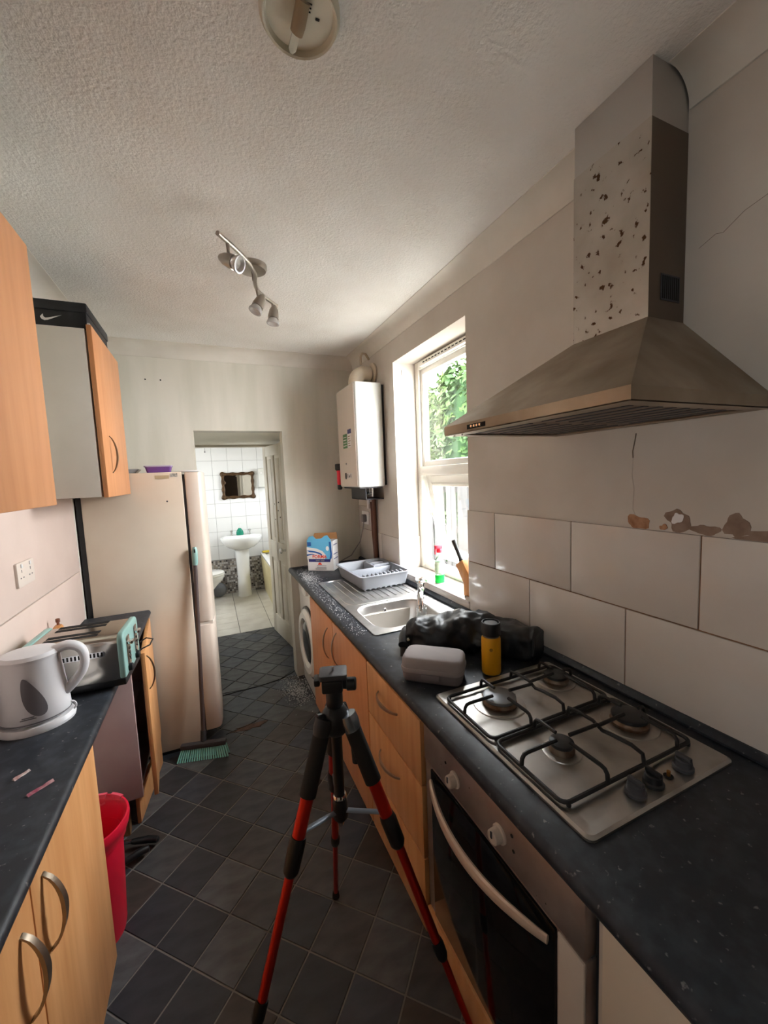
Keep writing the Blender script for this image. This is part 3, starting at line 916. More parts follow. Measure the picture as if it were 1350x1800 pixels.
obj('spout', sp, M_KETTLE, t, world=False, bevel=0.004)
hpts = [(0.058, 0, 0.212), (0.088, 0, 0.221), (0.112, 0, 0.213), (0.126, 0, 0.194), (0.129, 0, 0.164), (0.121, 0, 0.134), (0.106, 0, 0.112), (0.090, 0, 0.094), (0.076, 0, 0.082)]
hp = []
for i in range(len(hpts)-1):
    for k in range(4):
        a, b = Vector(hpts[max(i-1, 0)]), Vector(hpts[i])
        c, d = Vector(hpts[i+1]), Vector(hpts[min(i+2, len(hpts)-1)])
        u = k/4
        hp.append(0.5*((2*b)+(-a+c)*u+(2*a-5*b+4*c-d)*u*u+(-a+3*b-3*c+d)*u**3))
hp.append(Vector(hpts[-1]))
n = len(hp)
obj('handle', MB().tube(hp, [0.020-0.003*math.sin(PI*i/(n-1)) for i in range(n)], 12, squash=((0, 1, 0), (1.0, 0.75))), M_KETTLE, t, world=False)
# tear-shaped water window on the side towards the camera
wv = MB()
rows = []
for i in range(15):
    a = -PI/2+PI*i/14
    z = 0.108+0.058*math.sin(a)
    half = 0.0165*math.cos(a)*(1.0-0.38*math.sin(a))+0.0004
    cen = -PI/2+0.16-0.012*math.sin(a)/0.062
    rr = 0.0875-(z-0.03)*0.077
    row = []
    for k in range(7):
        th = cen+half/0.062*(k/3-1)
        row.append((rr*math.cos(th), rr*0.86*math.sin(th), z))
    rows.append(row)
wv.loft(rows, False, False, closed=False)
obj('water_window', wv, mat('smoked_window', srgb(120, 116, 120), 0.25), t, world=False, smooth=60, label='grey tear-shaped water window')
one_mark = MB().box(-0.018, 0.018, -0.0735, -0.0718, 0.047, 0.0495).box(-0.014, 0.014, -0.0735, -0.0718, 0.052, 0.0545)
obj('maker_mark', one_mark, M_PGREY, t, world=False)
obj('cord_loop', MB().tube([(0.083+0.012*math.cos(R(a)), 0.0, 0.028+0.014*math.sin(R(a))) for a in range(-80, 200, 20)], 0.003, 6), M_KETTLE, t, world=False)

# toaster
t = thing('toaster', 'chrome four-slot toaster with teal ends overhanging the worktop', 'toaster', (-0.452, 1.705, 0.9), R(-3))
TLx, TWy, TH = 0.142, 0.105, 0.185
obj('foot_frame', MB().box(-TLx, TLx, -TWy-0.004, TWy+0.004, 0.006, 0.03), M_BLACK, t, world=False, bevel=0.004)
for sx_ in (-1, 1):
    for sy_ in (-1, 1):
        if sx_ == 1:
            px_ = 0.06
        else:
            px_ = -0.11
        obj('foot', MB().lathe([(0.01, 0), (0.01, 0.008)], (px_, sy_*0.085, 0)), M_BLACK, t, world=False)
prof = [(-TWy, 0.03), (-TWy, TH-0.028)]+[(-TWy+0.028-0.028*math.cos(R(a)), TH-0.028+0.028*math.sin(R(a))) for a in range(15, 91, 15)]
prof = prof+[(-p[0], p[1]) for p in reversed(prof)]
obj('chrome_body', MB().prism(prof, 'x', -TLx+0.012, TLx-0.012), mat('toaster_chrome', srgb(190, 184, 176), 0.16, 1.0, col2=srgb(176, 168, 158), scale=10), t, world=False)


def endcap(x0, x1):
    pr2 = [(p[0]*1.04, 0.03+(p[1]-0.03)*1.03) for p in prof]
    return obj('end_panel', MB().prism(pr2, 'x', x0, x1), M_TEAL, t, world=False, bevel=0.006, bseg=3, smooth=55)


e1 = endcap(TLx-0.018, TLx+0.002)
endcap(-TLx-0.002, -TLx+0.02)
for yy in (-0.075, -0.042, 0.030, 0.063):
    obj('bread_slot', MB().box(-0.095, 0.060, yy, yy+0.022, TH-0.006, TH+0.0008), M_DARKIN, t, world=False)
gr = obj('vent_grille_outline', MB().prism([(a, b) for a, b in rrect(-0.105, 0.088, 0.118, 0.138, 0.0095)], 'y', -TWy-0.0015, -TWy+0.001), M_CHROME, t, world=False)
for i in range(17):
    obj('grille_slit', MB().box(-0.097+i*0.0108, -0.092+i*0.0108, -TWy-0.0022, -TWy-0.001, 0.121, 0.135), M_DARKIN, gr, world=False)
for yy in (-0.055, 0.055):
    obj('control_plate', MB().prism(rrect(yy-0.02, yy+0.02, 0.055, 0.165, 0.008), 'x', TLx+0.001, TLx+0.005), M_CHROME, t, world=False, bevel=0.001)
    obj('lever', MB().box(TLx+0.004, TLx+0.022, yy-0.016, yy+0.016, 0.135, 0.146), M_CHROME, t, world=False, bevel=0.003)
    for z in (0.115, 0.1, 0.085):
        obj('button', MB().lathe([(0.006, 0), (0.005, 0.004)], (TLx+0.004, yy+0.008, z), (1, 0, 0), 10), M_CHROME, t, world=False)
    obj('dial', MB().lathe([(0.014, 0), (0.013, 0.012), (0.010, 0.014)], (TLx+0.001, yy-0.008, 0.05), (1, 0, 0), 16), M_BLACK, t, world=False)
obj('power_cord', MB().tube([(TLx-0.02, TWy+0.006, 0.06), (TLx+0.02, TWy+0.04, 0.075), (TLx+0.045, TWy+0.03, 0.07), (TLx+0.04, TWy-0.005, 0.06), (TLx+0.015, TWy-0.02, 0.055), (TLx+0.004, TWy-0.03, 0.05)], 0.003, 6), M_BLACK, t, world=False)

# wooden rack behind the kettle
t = thing('wooden_board', 'rounded wooden board with peg leaning behind the kettle', 'board', (-0.615, 1.985, 0.9), R(4))
bp = [(-0.16, 0.0), (0.075, 0.0), (0.075, 0.10), (0.068, 0.122), (0.045, 0.135), (0.0, 0.134), (-0.05, 0.118), (-0.10, 0.085), (-0.16, 0.075)]
m_ = Matrix.Rotation(R(90), 4, 'Z') @ Matrix.Rotation(R(0), 4, 'X')
obj('board', MB().prism([(a*.9, b) for a, b in bp], 'y', -0.012, 0.012).xform(m_), M_WOODB, t, world=False, bevel=0.004)
obj('peg', MB().lathe([(0.005, 0.0), (0.005, 0.012), (0.008, 0.014), (0.008, 0.026), (0.006, 0.028)], (0.0, 0.035, 0.133), seg=12), mat('dark_peg', srgb(120, 76, 58), 0.5), t, world=False)
obj('slot', MB().box(0.0115, 0.0132, -0.02, -0.006, 0.085, 0.10), M_DARKIN, t, world=False)

# foil wrapper scraps
for k, (cx, cy, rz, ln, lb, m) in enumerate(((-0.475, 1.205, 0.9, 0.018, 'small brown and silver wrapper scrap on the left worktop', mat('wrapper_brown', srgb(150, 92, 84), 0.4, col2=srgb(210, 206, 200), scale=60)),
                                             (-0.415, 1.130, 0.75, 0.026, 'small shiny pink wrapper scrap near the worktop edge', mat('wrapper_pink', srgb(150, 60, 84), 0.3, col2=srgb(190, 150, 150), scale=70)))):
    mb = MB()
    rings = []
    for i in range(6):
        u = i/5*2-1
        rings.append([(u*ln, -0.004-0.002*random.random(), 0.0005), (u*ln, 0.004+0.003*random.random(), 0.0005), (u*ln, 0.002*random.random(), 0.004+0.003*random.random())])
    mb.loft(rings)
    o = one('sweet_wrapper', mb, m, lb, 'wrapper', 'wrapper scraps on the left worktop')
    o.location = (cx, cy, 0.9)
    o.rotation_euler = (0, 0, rz)

# ================================================================== RIGHT SIDE
CX = 0.545      # face of right-hand doors
# worktop with a cut-out for the sink bowl
SY0, SY1 = 1.605, 1.955
mb = MB()
prof = [(0.62, 0.862), (0.534, 0.862), (0.525, 0.868), (0.5215, 0.880), (0.525, 0.893), (0.534, 0.900), (0.62, 0.900)]
mb.prism(prof, 'y', 0.02, YB-0.002)
XB = XW-0.001
mb.box(0.62, XB, 0.02, SY0, 0.862, 0.9).box(0.62, XB, SY1, YB-0.002, 0.862, 0.9).box(0.62, 0.655, SY0, SY1, 0.862, 0.9).box(1.005, XB, SY0, SY1, 0.862, 0.9)
one('worktop', mb, M_WTOP, 'long black worktop with the sink and hob under the window', 'worktop', smooth=50)


def unit(name, label, y0, y1, cat='cabinet', group=None):
    t = thing(name, label, cat, (0.82, (y0+y1)/2, 0), group=group)
    mb = MB().box(CX+0.02, 1.12, y0+0.001, y0+0.016, 0.14, 0.858).box(CX+0.02, 1.12, y1-0.016, y1-0.001, 0.14, 0.858)
    mb.box(1.11, 1.12, y0+0.016, y1-0.016, 0.14, 0.858).box(CX+0.02, 1.11, y0+0.016, y1-0.016, 0.14, 0.156)
    obj('body', mb, M_GREYP, t)
    return t


GR = 'beech base units under the right worktop'
t = unit('base_cabinet', 'beech base cabinet next to the washing machine', 1.942, 2.44, group=GR)
d = obj('door', MB().box(CX-0.018, CX, 1.945, 2.438, 0.145, 0.856), M_BEECH2, t, bevel=0.003)
bow_handle(d, (CX-0.018, 2.035, 0.705), (0, 0, 1), (-1, 0, 0), 0.17, 0.028, 0.013, mat('pale_nickel', srgb(176, 158, 142), 0.4, 1.0))
t = unit('base_cabinet', 'beech base cabinet below the sink bowl', 1.452, 1.94, group=GR)
d = obj('door', MB().box(CX-0.018, CX, 1.455, 1.938, 0.145, 0.856), M_BEECH2, t, bevel=0.003)
bow_handle(d, (CX-0.018, 1.865, 0.738), (0, 0, 1), (-1, 0, 0), 0.17, 0.028, 0.013, MATS['pale_nickel'])
t = unit('drawer_unit', 'beech drawer unit between sink cabinet and oven', 1.002, 1.45, 'drawers', GR)
for z0, z1, hz in ((0.645, 0.856, 0.787), (0.40, 0.641, 0.553), (0.145, 0.396, 0.30)):
    d = obj('drawer', MB().box(CX-0.018, CX, 1.005, 1.448, z0, z1), M_BEECH, t, bevel=0.003)
    bow_handle(d, (CX-0.018, 1.247, hz), (0, 1, 0), (-1, 0, 0), 0.165, 0.028, 0.013, MATS['pale_nickel'])
one('plinth', MB().box(0.59, 0.606, 0.03, 2.44, 0.001, 0.142), M_BEECH2, 'long beech plinth along the floor under the right units', 'plinth', bevel=0.001)
# pale end unit nearest the camera
t = thing('base_cabinet', 'pale base cabinet beside the oven at the near end', 'cabinet', (0.82, 0.22, 0))
obj('body', MB().box(CX+0.012, 1.12, 0.03, 0.424, 0.145, 0.858), M_OVENW, t)
obj('door', MB().box(CX-0.006, CX+0.011, 0.03, 0.405, 0.145, 0.850), mat('cream_door', srgb(196, 180, 160), 0.5), t, bevel=0.002)

# oven
t = thing('oven', 'built-in black glass oven with a bowed handle under the hob', 'oven', (0.82, 0.71, 0.145))
OX = 0.535
obj('body', MB().box(OX+0.02, 1.05, 0.436, 0.992, 0.25, 0.855), M_GREYD, t)
f_ = obj('control_panel', MB().box(OX, OX+0.03, 0.434, 0.997, 0.742, 0.858), M_OVEN, t, bevel=0.003)
for yy in (0.829, 0.653):
    k = obj('knob', MB().lathe([(0.021, 0), (0.021, 0.004), (0.017, 0.006), (0.0155, 0.022), (0.013, 0.024)], (OX, yy, 0.794), (-1, 0, 0), 24), M_OVENW, f_)
    obj('pointer', MB().box(OX-0.026, OX-0.023, yy-0.0025, yy+0.0025, 0.794, 0.808), M_GREYD, f_)
for yy, zz in ((0.875, 0.81), (0.615, 0.822), (0.61, 0.79)):
    obj('screw_hole', MB().lathe([(0.004, 0), (0.004, 0.001)], (OX, yy, zz), (-1, 0, 0), 10), M_DARKIN, f_)
dd = obj('door_frame', MB().box(OX+0.004, OX+0.03, 0.434, 0.997, 0.25, 0.736), M_OVEN, t, bevel=0.002)
obj('door_glass', MB().box(OX-0.002, OX+0.006, 0.498, 0.958, 0.258, 0.733), M_GLASSB, t, bevel=0.002)
obj('side_trim', MB().box(OX, OX+0.006, 0.436, 0.494, 0.25, 0.734), M_OVENW, t, bevel=0.002)
hs = []
for i in range(25):
    u = i/24*2-1
    hs.append((OX-0.010-0.048*(1-u*u), 0.726+u*0.218, 0.706-0.004*(1-u*u)))
obj('door_handle', MB().tube(hs, [0.0075+0.0045*(1-(i/24*2-1)**2) for i in range(25)], 10, squash=((0, 0, 1), (1.25, 0.8))), mat('handle_cream', srgb(206, 184, 164), 0.4, 0.3), t)
obj('under_panel', MB().box(CX-0.014, CX+0.004, 0.434, 0.998, 0.145, 0.247), M_BEECH, t, bevel=0.002)
obj('support_panel', MB().box(CX+0.004, 1.05, 0.436, 0.992, 0.145, 0.25), M_GREYD, t)

# gas hob
t = thing('gas_hob', 'steel four-burner gas hob with black pan supports', 'hob', (0.83, 0.752, 0.9))
HX0, HX1, HY0, HY1 = 0.596, 1.070, 0.473, 1.033
rings = []
for ins, z in ((0.0, 0.9005), (0.0, 0.906), (0.006, 0.910), (0.022, 0.9085), (0.03, 0.907)):
    rings.append([(x, y, z) for x, y in rrect(HX0+ins, HX1-ins, HY0+ins, HY1-ins, max(0.006, 0.016-ins*.3))])
obj('hob_plate', MB().loft(rings), M_HOB, t, smooth=30)
for (bx, by, r_, nm) in ((0.742, 0.900, 0.050, 0), (0.985, 0.915, 0.038, 0), (0.742, 0.672, 0.030, 0), (0.985, 0.668, 0.046, 0)):
    b = obj('burner_dish', MB().lathe([(r_*1.55, 0.0), (r_*1.5, 0.003), (r_*1.15, 0.005), (r_*0.95, 0.003)], (bx, by, 0.9065), seg=32), M_HOB, t)
    obj('burner_body', MB().lathe([(r_*0.98, 0.0), (r_*1.02, 0.008), (r_*0.92, 0.014), (r_*0.92, 0.017)], (bx, by, 0.9095), seg=32), mat('burner_alloy', srgb(140, 126, 110), 0.5, 0.8, col2=srgb(96, 64, 40), scale=30), b)
    obj('burner_cap', MB().lathe([(r_*0.94, 0.0), (r_*0.97, 0.003), (r_*0.95, 0.008), (r_*0.85, 0.010), (0.0, 0.011)], (bx, by, 0.9265), seg=32, cap1=False), mat('burner_cap_sheen' if r_ == 0.05 else 'burner_cap_black', srgb(120, 122, 126) if r_ == 0.05 else (0.02, 0.02, 0.02), 0.42, 0.5 if r_ == 0.05 else 0.0), b)  # largest cap has its grey reflection put into the colour
    obj('ignition_pin', MB().lathe([(0.003, 0), (0.002, 0.014)], (bx+r_*1.2, by, 0.9095), seg=8), M_CHROME, b)


def pan_support(y0, y1, burners, label):
    g = bpy.data.objects.new('pan_support', None)
    rr = 0.0048
    zf = 0.917
    mb = MB()
    loop = rrect(0.612, 1.040, y0, y1, 0.018, 4)
    loop = loop+[loop[0]]
    mb.tube([(x, y, zf) for x, y in loop], rr, 8)
    ym = (y0+y1)/2
    # long centre bar with a dip
    cxm = 0.862
    mb.tube([(cxm, y0, zf), (cxm, y0+0.004, 0.94), (cxm, y0+0.03, 0.945), (cxm-0.004, ym-0.03, 0.943), (cxm, ym, 0.935), (cxm+0.004, ym+0.03, 0.943), (cxm, y1-0.03, 0.945), (cxm, y1-0.004, 0.94), (cxm, y1, zf)], rr, 8)

    def finger(p, q):
        p, q = Vector(p), Vector(q)
        d = (q-p).normalized()
        mb.tube([p+Vector((0, 0, zf)), p+Vector((0, 0, zf+0.018))+d*0.002, p+d*0.008+Vector((0, 0, 0.943)), p+d*0.018+Vector((0, 0, 0.9455)), q+Vector((0, 0, 0.9455))], rr, 8)
    for (bx, by, r_) in burners:
        k = max(0.022, r_*0.62)
        if bx < cxm:
            finger((0.612, by, 0), (bx-k, by, 0))
        else:
            finger((1.040, by, 0), (bx+k, by, 0))
        finger((bx, y0, 0), (bx, by-k, 0))
        finger((bx, y1, 0), (bx, by+k, 0))
        s = 1 if bx > cxm else -1
        mb.tube([(cxm, by, 0.943), (bx-s*k, by, 0.9455)], rr, 8)
    for fx, fy in ((0.625, y0), (0.625, y1), (1.027, y0), (1.027, y1)):
        mb.lathe([(0.005, 0.909), (0.005, 0.917)], (fx, fy, 0), seg=8)
    return obj('pan_support', mb, M_BLACKM, t)


pan_support(0.772, 0.988, ((0.742, 0.892, 0.050), (0.985, 0.905, 0.038)), 'far')
pan_support(0.548, 0.760, ((0.742, 0.668, 0.030), (0.985, 0.664, 0.046)), 'near')
for kx in (0.775, 0.833, 0.938):
    k = obj('control_knob', MB().lathe([(0.021, 0), (0.021, 0.006), (0.018, 0.009), (0.0165, 0.022), (0.014, 0.024)], (kx, 0.509, 0.9085), seg=24), M_GREYD if kx != 0.833 else M_BLACK, t)
    obj('knob_grip', MB().box(kx-0.005, kx+0.005, 0.492, 0.526, 0.93, 0.941), M_GREYD if kx != 0.833 else M_BLACK, k, bevel=0.003)
obj('bare_spindle', MB().lathe([(0.004, 0), (0.004, 0.012)], (0.885, 0.509, 0.9085), seg=10), mat('brass', srgb(150, 110, 60), 0.4, 1.0), t, label='bare brass spindle where a knob is missing')
obj('spindle_hole', MB().lathe([(0.010, 0), (0.010, 0.0006)], (0.885, 0.509, 0.9086), seg=16), M_DARKIN, t)

# cooker hood
t = thing('cooker_hood', 'grimy steel chimney cooker hood with rust spots', 'cooker hood', (0.9, 0.757, 1.71))
hx0, hy0, hy1 = 0.672, 0.463, 1.052
can = MB()
lipz = 1.737
o1 = [(hx0, hy0), (XW-0.001, hy0), (XW-0.001, hy1), (hx0, hy1)]
o2 = [(1.0, 0.65), (XW-0.001, 0.65), (XW-0.001, 0.865), (1.0, 0.865)]
can.loft([[(x, y, lipz) for x, y in o1], [(x, y, 1.955) for x, y in o2]], cap0=False)
lip = MB()
lip.loft([[(x, y, 1.710) for x, y in o1], [(x, y, lipz) for x, y in o1]], False, False)
obj('canopy', can, M_HOOD, t, smooth=0)
l_ = obj('lip', lip, M_HOOD, t, smooth=0)
un = MB().box(hx0, hx0+0.045, hy0, hy1, 1.7095, 1.712).box(XW-0.04, XW-0.001, hy0, hy1, 1.7095, 1.712).box(hx0+0.045, XW-0.04, hy0, hy0+0.035, 1.7095, 1.712).box(hx0+0.045, XW-0.04, hy1-0.035, hy1, 1.7095, 1.712)
obj('underside_rim', un, M_HOOD, t)
for y0, y1 in ((hy0+0.035, 0.757), (0.757, hy1-0.035)):
    fl = obj('grease_filter', MB().box(hx0+0.045, XW-0.04, y0+0.001, y1-0.001, 1.714, 1.722), mat('greasy_filter', srgb(120, 100, 80), 0.45, 0.9, col2=srgb(70, 54, 40), scale=12), t)
    for i in range(8):
        xx = hx0+0.075+i*0.045
        obj('filter_slot', MB().box(xx, xx+0.012, y0+0.02, y1-0.02, 1.7125, 1.7145), M_GREYD, fl)
sw_ = obj('switch_strip', MB().box(hx0-0.001, hx0+0.001, 0.855, 0.935, 1.717, 1.729), M_DARKIN, t)
for i in range(4):
    obj('push_button', MB().lathe([(0.0042, 0), (0.0035, 0.005)], (hx0-0.001, 0.873+i*0.0125, 1.723), (-1, 0, 0), 10), M_CHROME, sw_)
obj('chimney', MB().box(1.001, XW-0.001, 0.65, 0.865, 1.95, 2.402), mat('shaded_chimney_steel', srgb(118, 106, 94), 0.38, 1.0), t, smooth=0)  # shade on the side faces is put into a darker steel colour
obj('chimney_front', MB().box(0.9995, 1.001, 0.65, 0.865, 1.95, 2.402), M_HOODRUST, t, smooth=0)
up = obj('upper_chimney', MB().box(1.0015, XW-0.001, 0.6515, 0.8635, 2.402, ZC-0.001), M_HOODUP, t, smooth=0)
vt = obj('vent_grille', MB().box(1.045, 1.118, 0.6485, 0.65, 2.0, 2.062), M_GREYD, t)
for i in range(9):
    obj('vent_slot', MB().box(1.049+i*0.0076, 1.053+i*0.0076, 0.648, 0.6487, 2.004, 2.058), M_DARKIN, vt)
for (y, z) in ((1.03, 1.7), (0.99, 1.7)):
    obj('screw', MB().lathe([(0.004, 0), (0.003, -0.003)], (hx0+0.02, y, 1.7095), seg=8), M_CHROME, t)

# sink
t = thing('sink', 'stainless steel sink with drainer ridges and rectangular bowl', 'sink', (0.85, 2.05, 0.9))
mb = MB()
outer = rrect(0.612, 1.090, 1.556, 2.546, 0.02, 5)
inner = rrect(0.662, 0.998, 1.612, 1.948, 0.075, 5)
bm = bmesh.new()
def loop_edges(bm, pts, z):
    vs = [bm.verts.new((x, y, z)) for x, y in pts]
    return [bm.edges.new((vs[i], vs[(i+1) % len(vs)])) for i in range(len(vs))]
eds = loop_edges(bm, outer, 0.905)+loop_edges(bm, rrect(0.650, 1.01, 1.600, 1.960, 0.085, 5), 0.905)
bmesh.ops.triangle_fill(bm, use_beauty=True, edges=eds)
bm.verts.index_update()
mb.add([v.co[:] for v in bm.verts], [tuple(v.index for v in f.verts) for f in bm.faces])
bm.free()
mb.loft([[(x, y, 0.9005) for x, y in outer], [(x, y, 0.905) for x, y in outer]], False, False)
obj('deck', mb, M_SINK, t, smooth=30, weld=True)
bw = MB()
rings = []
for x0, x1, y0, y1, r_, z in ((0.650, 1.01, 1.600, 1.960, 0.085, 0.905), (0.656, 1.004, 1.606, 1.954, 0.08, 0.9025), (0.660, 1.000, 1.610, 1.950, 0.078, 0.895), (0.666, 0.994, 1.616, 1.944, 0.075, 0.80), (0.676, 0.984, 1.626, 1.934, 0.07, 0.765), (0.70, 0.96, 1.65, 1.91, 0.06, 0.755), (0.8, 0.86, 1.75, 1.81, 0.029, 0.752)):
    rings.append([(x, y, z) for x, y in rrect(x0, x1, y0, y1, r_, 5)])
bw.loft(rings, False, True)
obj('bowl', bw, M_SINK, t, smooth=50)
ov = obj('overflow', MB().lathe([(0.014, 0), (0.012, 0.004), (0.006, 0.005)], (0.83, 1.948, 0.86), (0, -1, 0), 20), M_CHROME, t)
obj('overflow_hole', MB().lathe([(0.006, 0), (0.006, 0.001)], (0.83, 1.9425, 0.86), (0, -1, 0), 14), M_DARKIN, ov)
obj('drain', MB().lathe([(0.022, 0), (0.02, 0.003), (0.008, 0.002)], (0.83, 1.78, 0.7525), seg=20), M_CHROME, t)
for i in range(9):
    x = 0.69+i*0.042
    obj('drainer_rib', MB().tube([(x, 2.03, 0.9045), (x, 2.06, 0.9055), (x, 2.46, 0.9055), (x, 2.49, 0.9045)], 0.004, 6), M_SINK, t)
obj('raised_edge', MB().tube([(x, y, 0.905) for x, y in (rrect(0.640, 1.065, 1.985, 2.525, 0.06, 5)+[(1.065, 2.465)])], 0.0035, 6), M_SINK, t)

# mixer tap
t = thing('mixer_tap', 'chrome mixer tap with loop lever behind the sink bowl', 'tap', (1.05, 1.925, 0.905))
obj('column', MB().lathe([(0.027, 0), (0.027, 0.008), (0.022, 0.014), (0.021, 0.075), (0.024, 0.08), (0.024, 0.105), (0.018, 0.112)], (1.05, 1.925, 0.9055), seg=24), M_CHROME, t)
obj('spout', MB().tube([(1.045, 1.915, 0.955), (1.02, 1.87, 0.972), (0.985, 1.815, 0.975), (0.955, 1.765, 0.965), (0.94, 1.74, 0.945), (0.932, 1.725, 0.90)], [0.017, 0.0165, 0.016, 0.016, 0.0155, 0.015], 14), M_CHROME, t)
lp = []
for i in range(17):
    a = PI*i/16
    lp.append((1.05-0.06*math.sin(a)-0.023*math.cos(a), 1.92-0.105*math.sin(a)+0.014*math.cos(a), 1.012+0.012*math.sin(a)))
obj('lever', MB().tube(lp, 0.0085, 8), M_CHROME, t)
# glass standing in the sink
t = one('drinking_glass', MB().lathe([(0.0, 0.0), (0.025, 0.0), (0.027, 0.18), (0.025, 0.18), (0.0235, 0.006), (0.0, 0.006)], seg=24, cap0=False, cap1=False), M_GLASSW, 'clear tall glass standing in the sink bowl', 'glass')
t.location = (0.922, 1.70, 0.757)

# dish rack
t = thing('dish_rack', 'grey plastic dish drainer rack on the sink drainer', 'dish rack', (0.94, 2.40, 0.916), R(2))


def ring(x, y, z, r_):
    return [(a, b, z) for a, b in rrect(-x, x, -y, y, r_, 4)]


mb = MB().loft([ring(.148, .205, 0, .02), ring(.165, .225, .075, .025), ring(.175, .235, .078, .028), ring(.175, .235, .083, .028), ring(.16, .22, .083, .024), ring(.144, .2, .008, .02), ring(.0, .0, .008, .0)], True, False)
obj('tray', mb, M_RACK, t, world=False, smooth=45)
obj('divider', MB().box(-0.150, 0.150, 0.02, 0.032, 0.008, 0.07), M_RACK, t, world=False, bevel=0.003)
obj('cutlery_box', MB().box(0.03, 0.042, 0.032, 0.21, 0.008, 0.078).box(0.042, 0.155, 0.19, 0.21, 0.06, 0.082).box(0.042, 0.155, 0.12, 0.14, 0.06, 0.082).box(0.042, 0.155, 0.05, 0.07, 0.06, 0.082), M_RACK, t, world=False, bevel=0.002)
for i in range(10):
    x = -0.13+i*0.028
    obj('plate_prong', MB().tube([(x, -0.212, 0.06), (x, -0.200, 0.080), (x, -0.175, 0.082), (x, -0.155, 0.06), (x, -0.145, 0.008)], 0.006, 6), M_RACK, t, world=False)
obj('prong_rail', MB().box(-0.145, 0.145, -0.155, -0.145, 0.01, 0.04), M_RACK, t, world=False)
for i in range(8):
    a = -0.14+i*0.035
    obj('foot', MB().box(a, a+0.012, -0.203, -0.196, -0.006, 0.004), M_RACK, t, world=False)

# detergent box
t = thing('detergent_box', 'opened detergent box printed FORMA by the back wall', 'box', (0.757, 2.935, 0.9005), R(-36))
bwid, bdep, bhi = 0.205, 0.115, 0.225
obj('carton', MB().box(0-bwid/2, bwid/2, -bdep/2, -bdep/2+0.003, 0, bhi).box(-bwid/2, bwid/2, bdep/2-0.003, bdep/2, 0, bhi).box(-bwid/2, -bwid/2+0.003, -bdep/2, bdep/2, 0, bhi).box(bwid/2-0.003, bwid/2, -bdep/2, bdep/2, 0, bhi).box(-bwid/2, bwid/2, -bdep/2, bdep/2, 0, 0.003), M_CARDW, t, world=False)
obj('back_flap', MB().prism([(-bwid/2, bhi), (bwid/2, bhi), (bwid/2-0.005, bhi+0.05), (-bwid/2+0.02, bhi+0.045)], 'y', bdep/2-0.003, bdep/2), M_CARDB, t, world=False)
obj('torn_flap', MB().prism([(-bwid/2, bhi), (0.09, bhi), (0.085, bhi+0.015), (0.062, bhi+0.045), (0.04, bhi+0.04), (0.015, bhi+0.02), (-0.03, bhi+0.018), (-0.05, bhi+0.04), (-bwid/2+0.02, bhi+0.035)], 'y', -bdep/2, -bdep/2+0.003), M_LBLUE, t, world=False)
F_ = -bdep/2-0.0006


def face_poly(name, poly, m, dy=0.0):
    return obj(name, MB().prism(poly, 'y', F_-dy-0.0004, F_-dy+0.0006), m, t, world=False, smooth=0)


face_poly('printed_field', [(-bwid/2+.002, .085), (bwid/2-.02, .085), (bwid/2-.01, .12), (bwid/2-.01, bhi), (-bwid/2+.002, bhi)], M_LBLUE)
face_poly('printed_curve', [(-.105, .085), (.035, .085), (.045, .12), (.02, .15), (-.03, .17), (-.105, .18)], M_CARDW, .0006)
face_poly('printed_swirl', [(-.105, .155)]+[(-.105+.13*math.sin(R(a)), .11+.045*math.cos(R(a))) for a in range(10, 80, 10)]+[(-.105+.12*math.sin(R(a)), .105+.038*math.cos(R(a))) for a in range(80, 0, -10)], M_BLUE, .0012)
face_poly('printed_swirl', [(-.105, .125), (-.06, .13), (-.03, .118), (-.06, .123), (-.105, .113)], M_BLUE, .0012)
face_poly('printed_edge', [(bwid/2-.03, .085), (bwid/2-.012, .095), (bwid/2-.008, .13), (bwid/2-.014, bhi-.005), (bwid/2-.028, bhi-.005), (bwid/2-.02, .13)], M_BLUE, .0012)
face_poly('printed_spoon', [(.06+.012*math.cos(R(a)), .17+.018*math.sin(R(a))) for a in range(0, 360, 30)], M_CARDW, .0012)
face_poly('printed_square', [(-.098, .188), (-.068, .188), (-.068, .218), (-.098, .218)], M_BLUE, .0012)
face_poly('printed_band', [(-.092, .068), (.078, .068), (.082, .090), (-.092, .090)], M_NAVY, .0018)
mt = lambda x, z, dy: Matrix.Translation((x, F_-dy, z)) @ Matrix.Rotation(R(90), 4, 'X')
text_part('lettering', 'FORMA', 0.034, M_PRED, t, mt(-0.005, 0.107, .002), world=False, bold=0.0008)
face_poly('printed_line', [(-.036, .074), (-.005, .074), (-.005, .084), (-.036, .084)], M_PGREY, .0024)
face_poly('printed_line', [(.003, .074), (.032, .074), (.032, .084), (.003, .084)], M_PGREY, .0024)
face_poly('printed_emblem', [(-.022, .046), (.012, .046), (.002, .062), (-.012, .062)], M_PRED, .0006)
for i, z in enumerate((.036, .024, .017, .010)):
    face_poly('printed_line', [(-.03-.012*(i > 1), z), (.045, z), (.045, z+.0035), (-.03-.012*(i > 1), z+.0035)], M_PGREY, .0006)
for z in (.19, .12, .085):
    obj('printed_line', MB().prism([(-.045, z), (.045, z), (.045, z+.006), (-.045, z+.006)], 'x', bwid/2-0.0003, bwid/2+0.0005), M_NAVY, t, world=False)
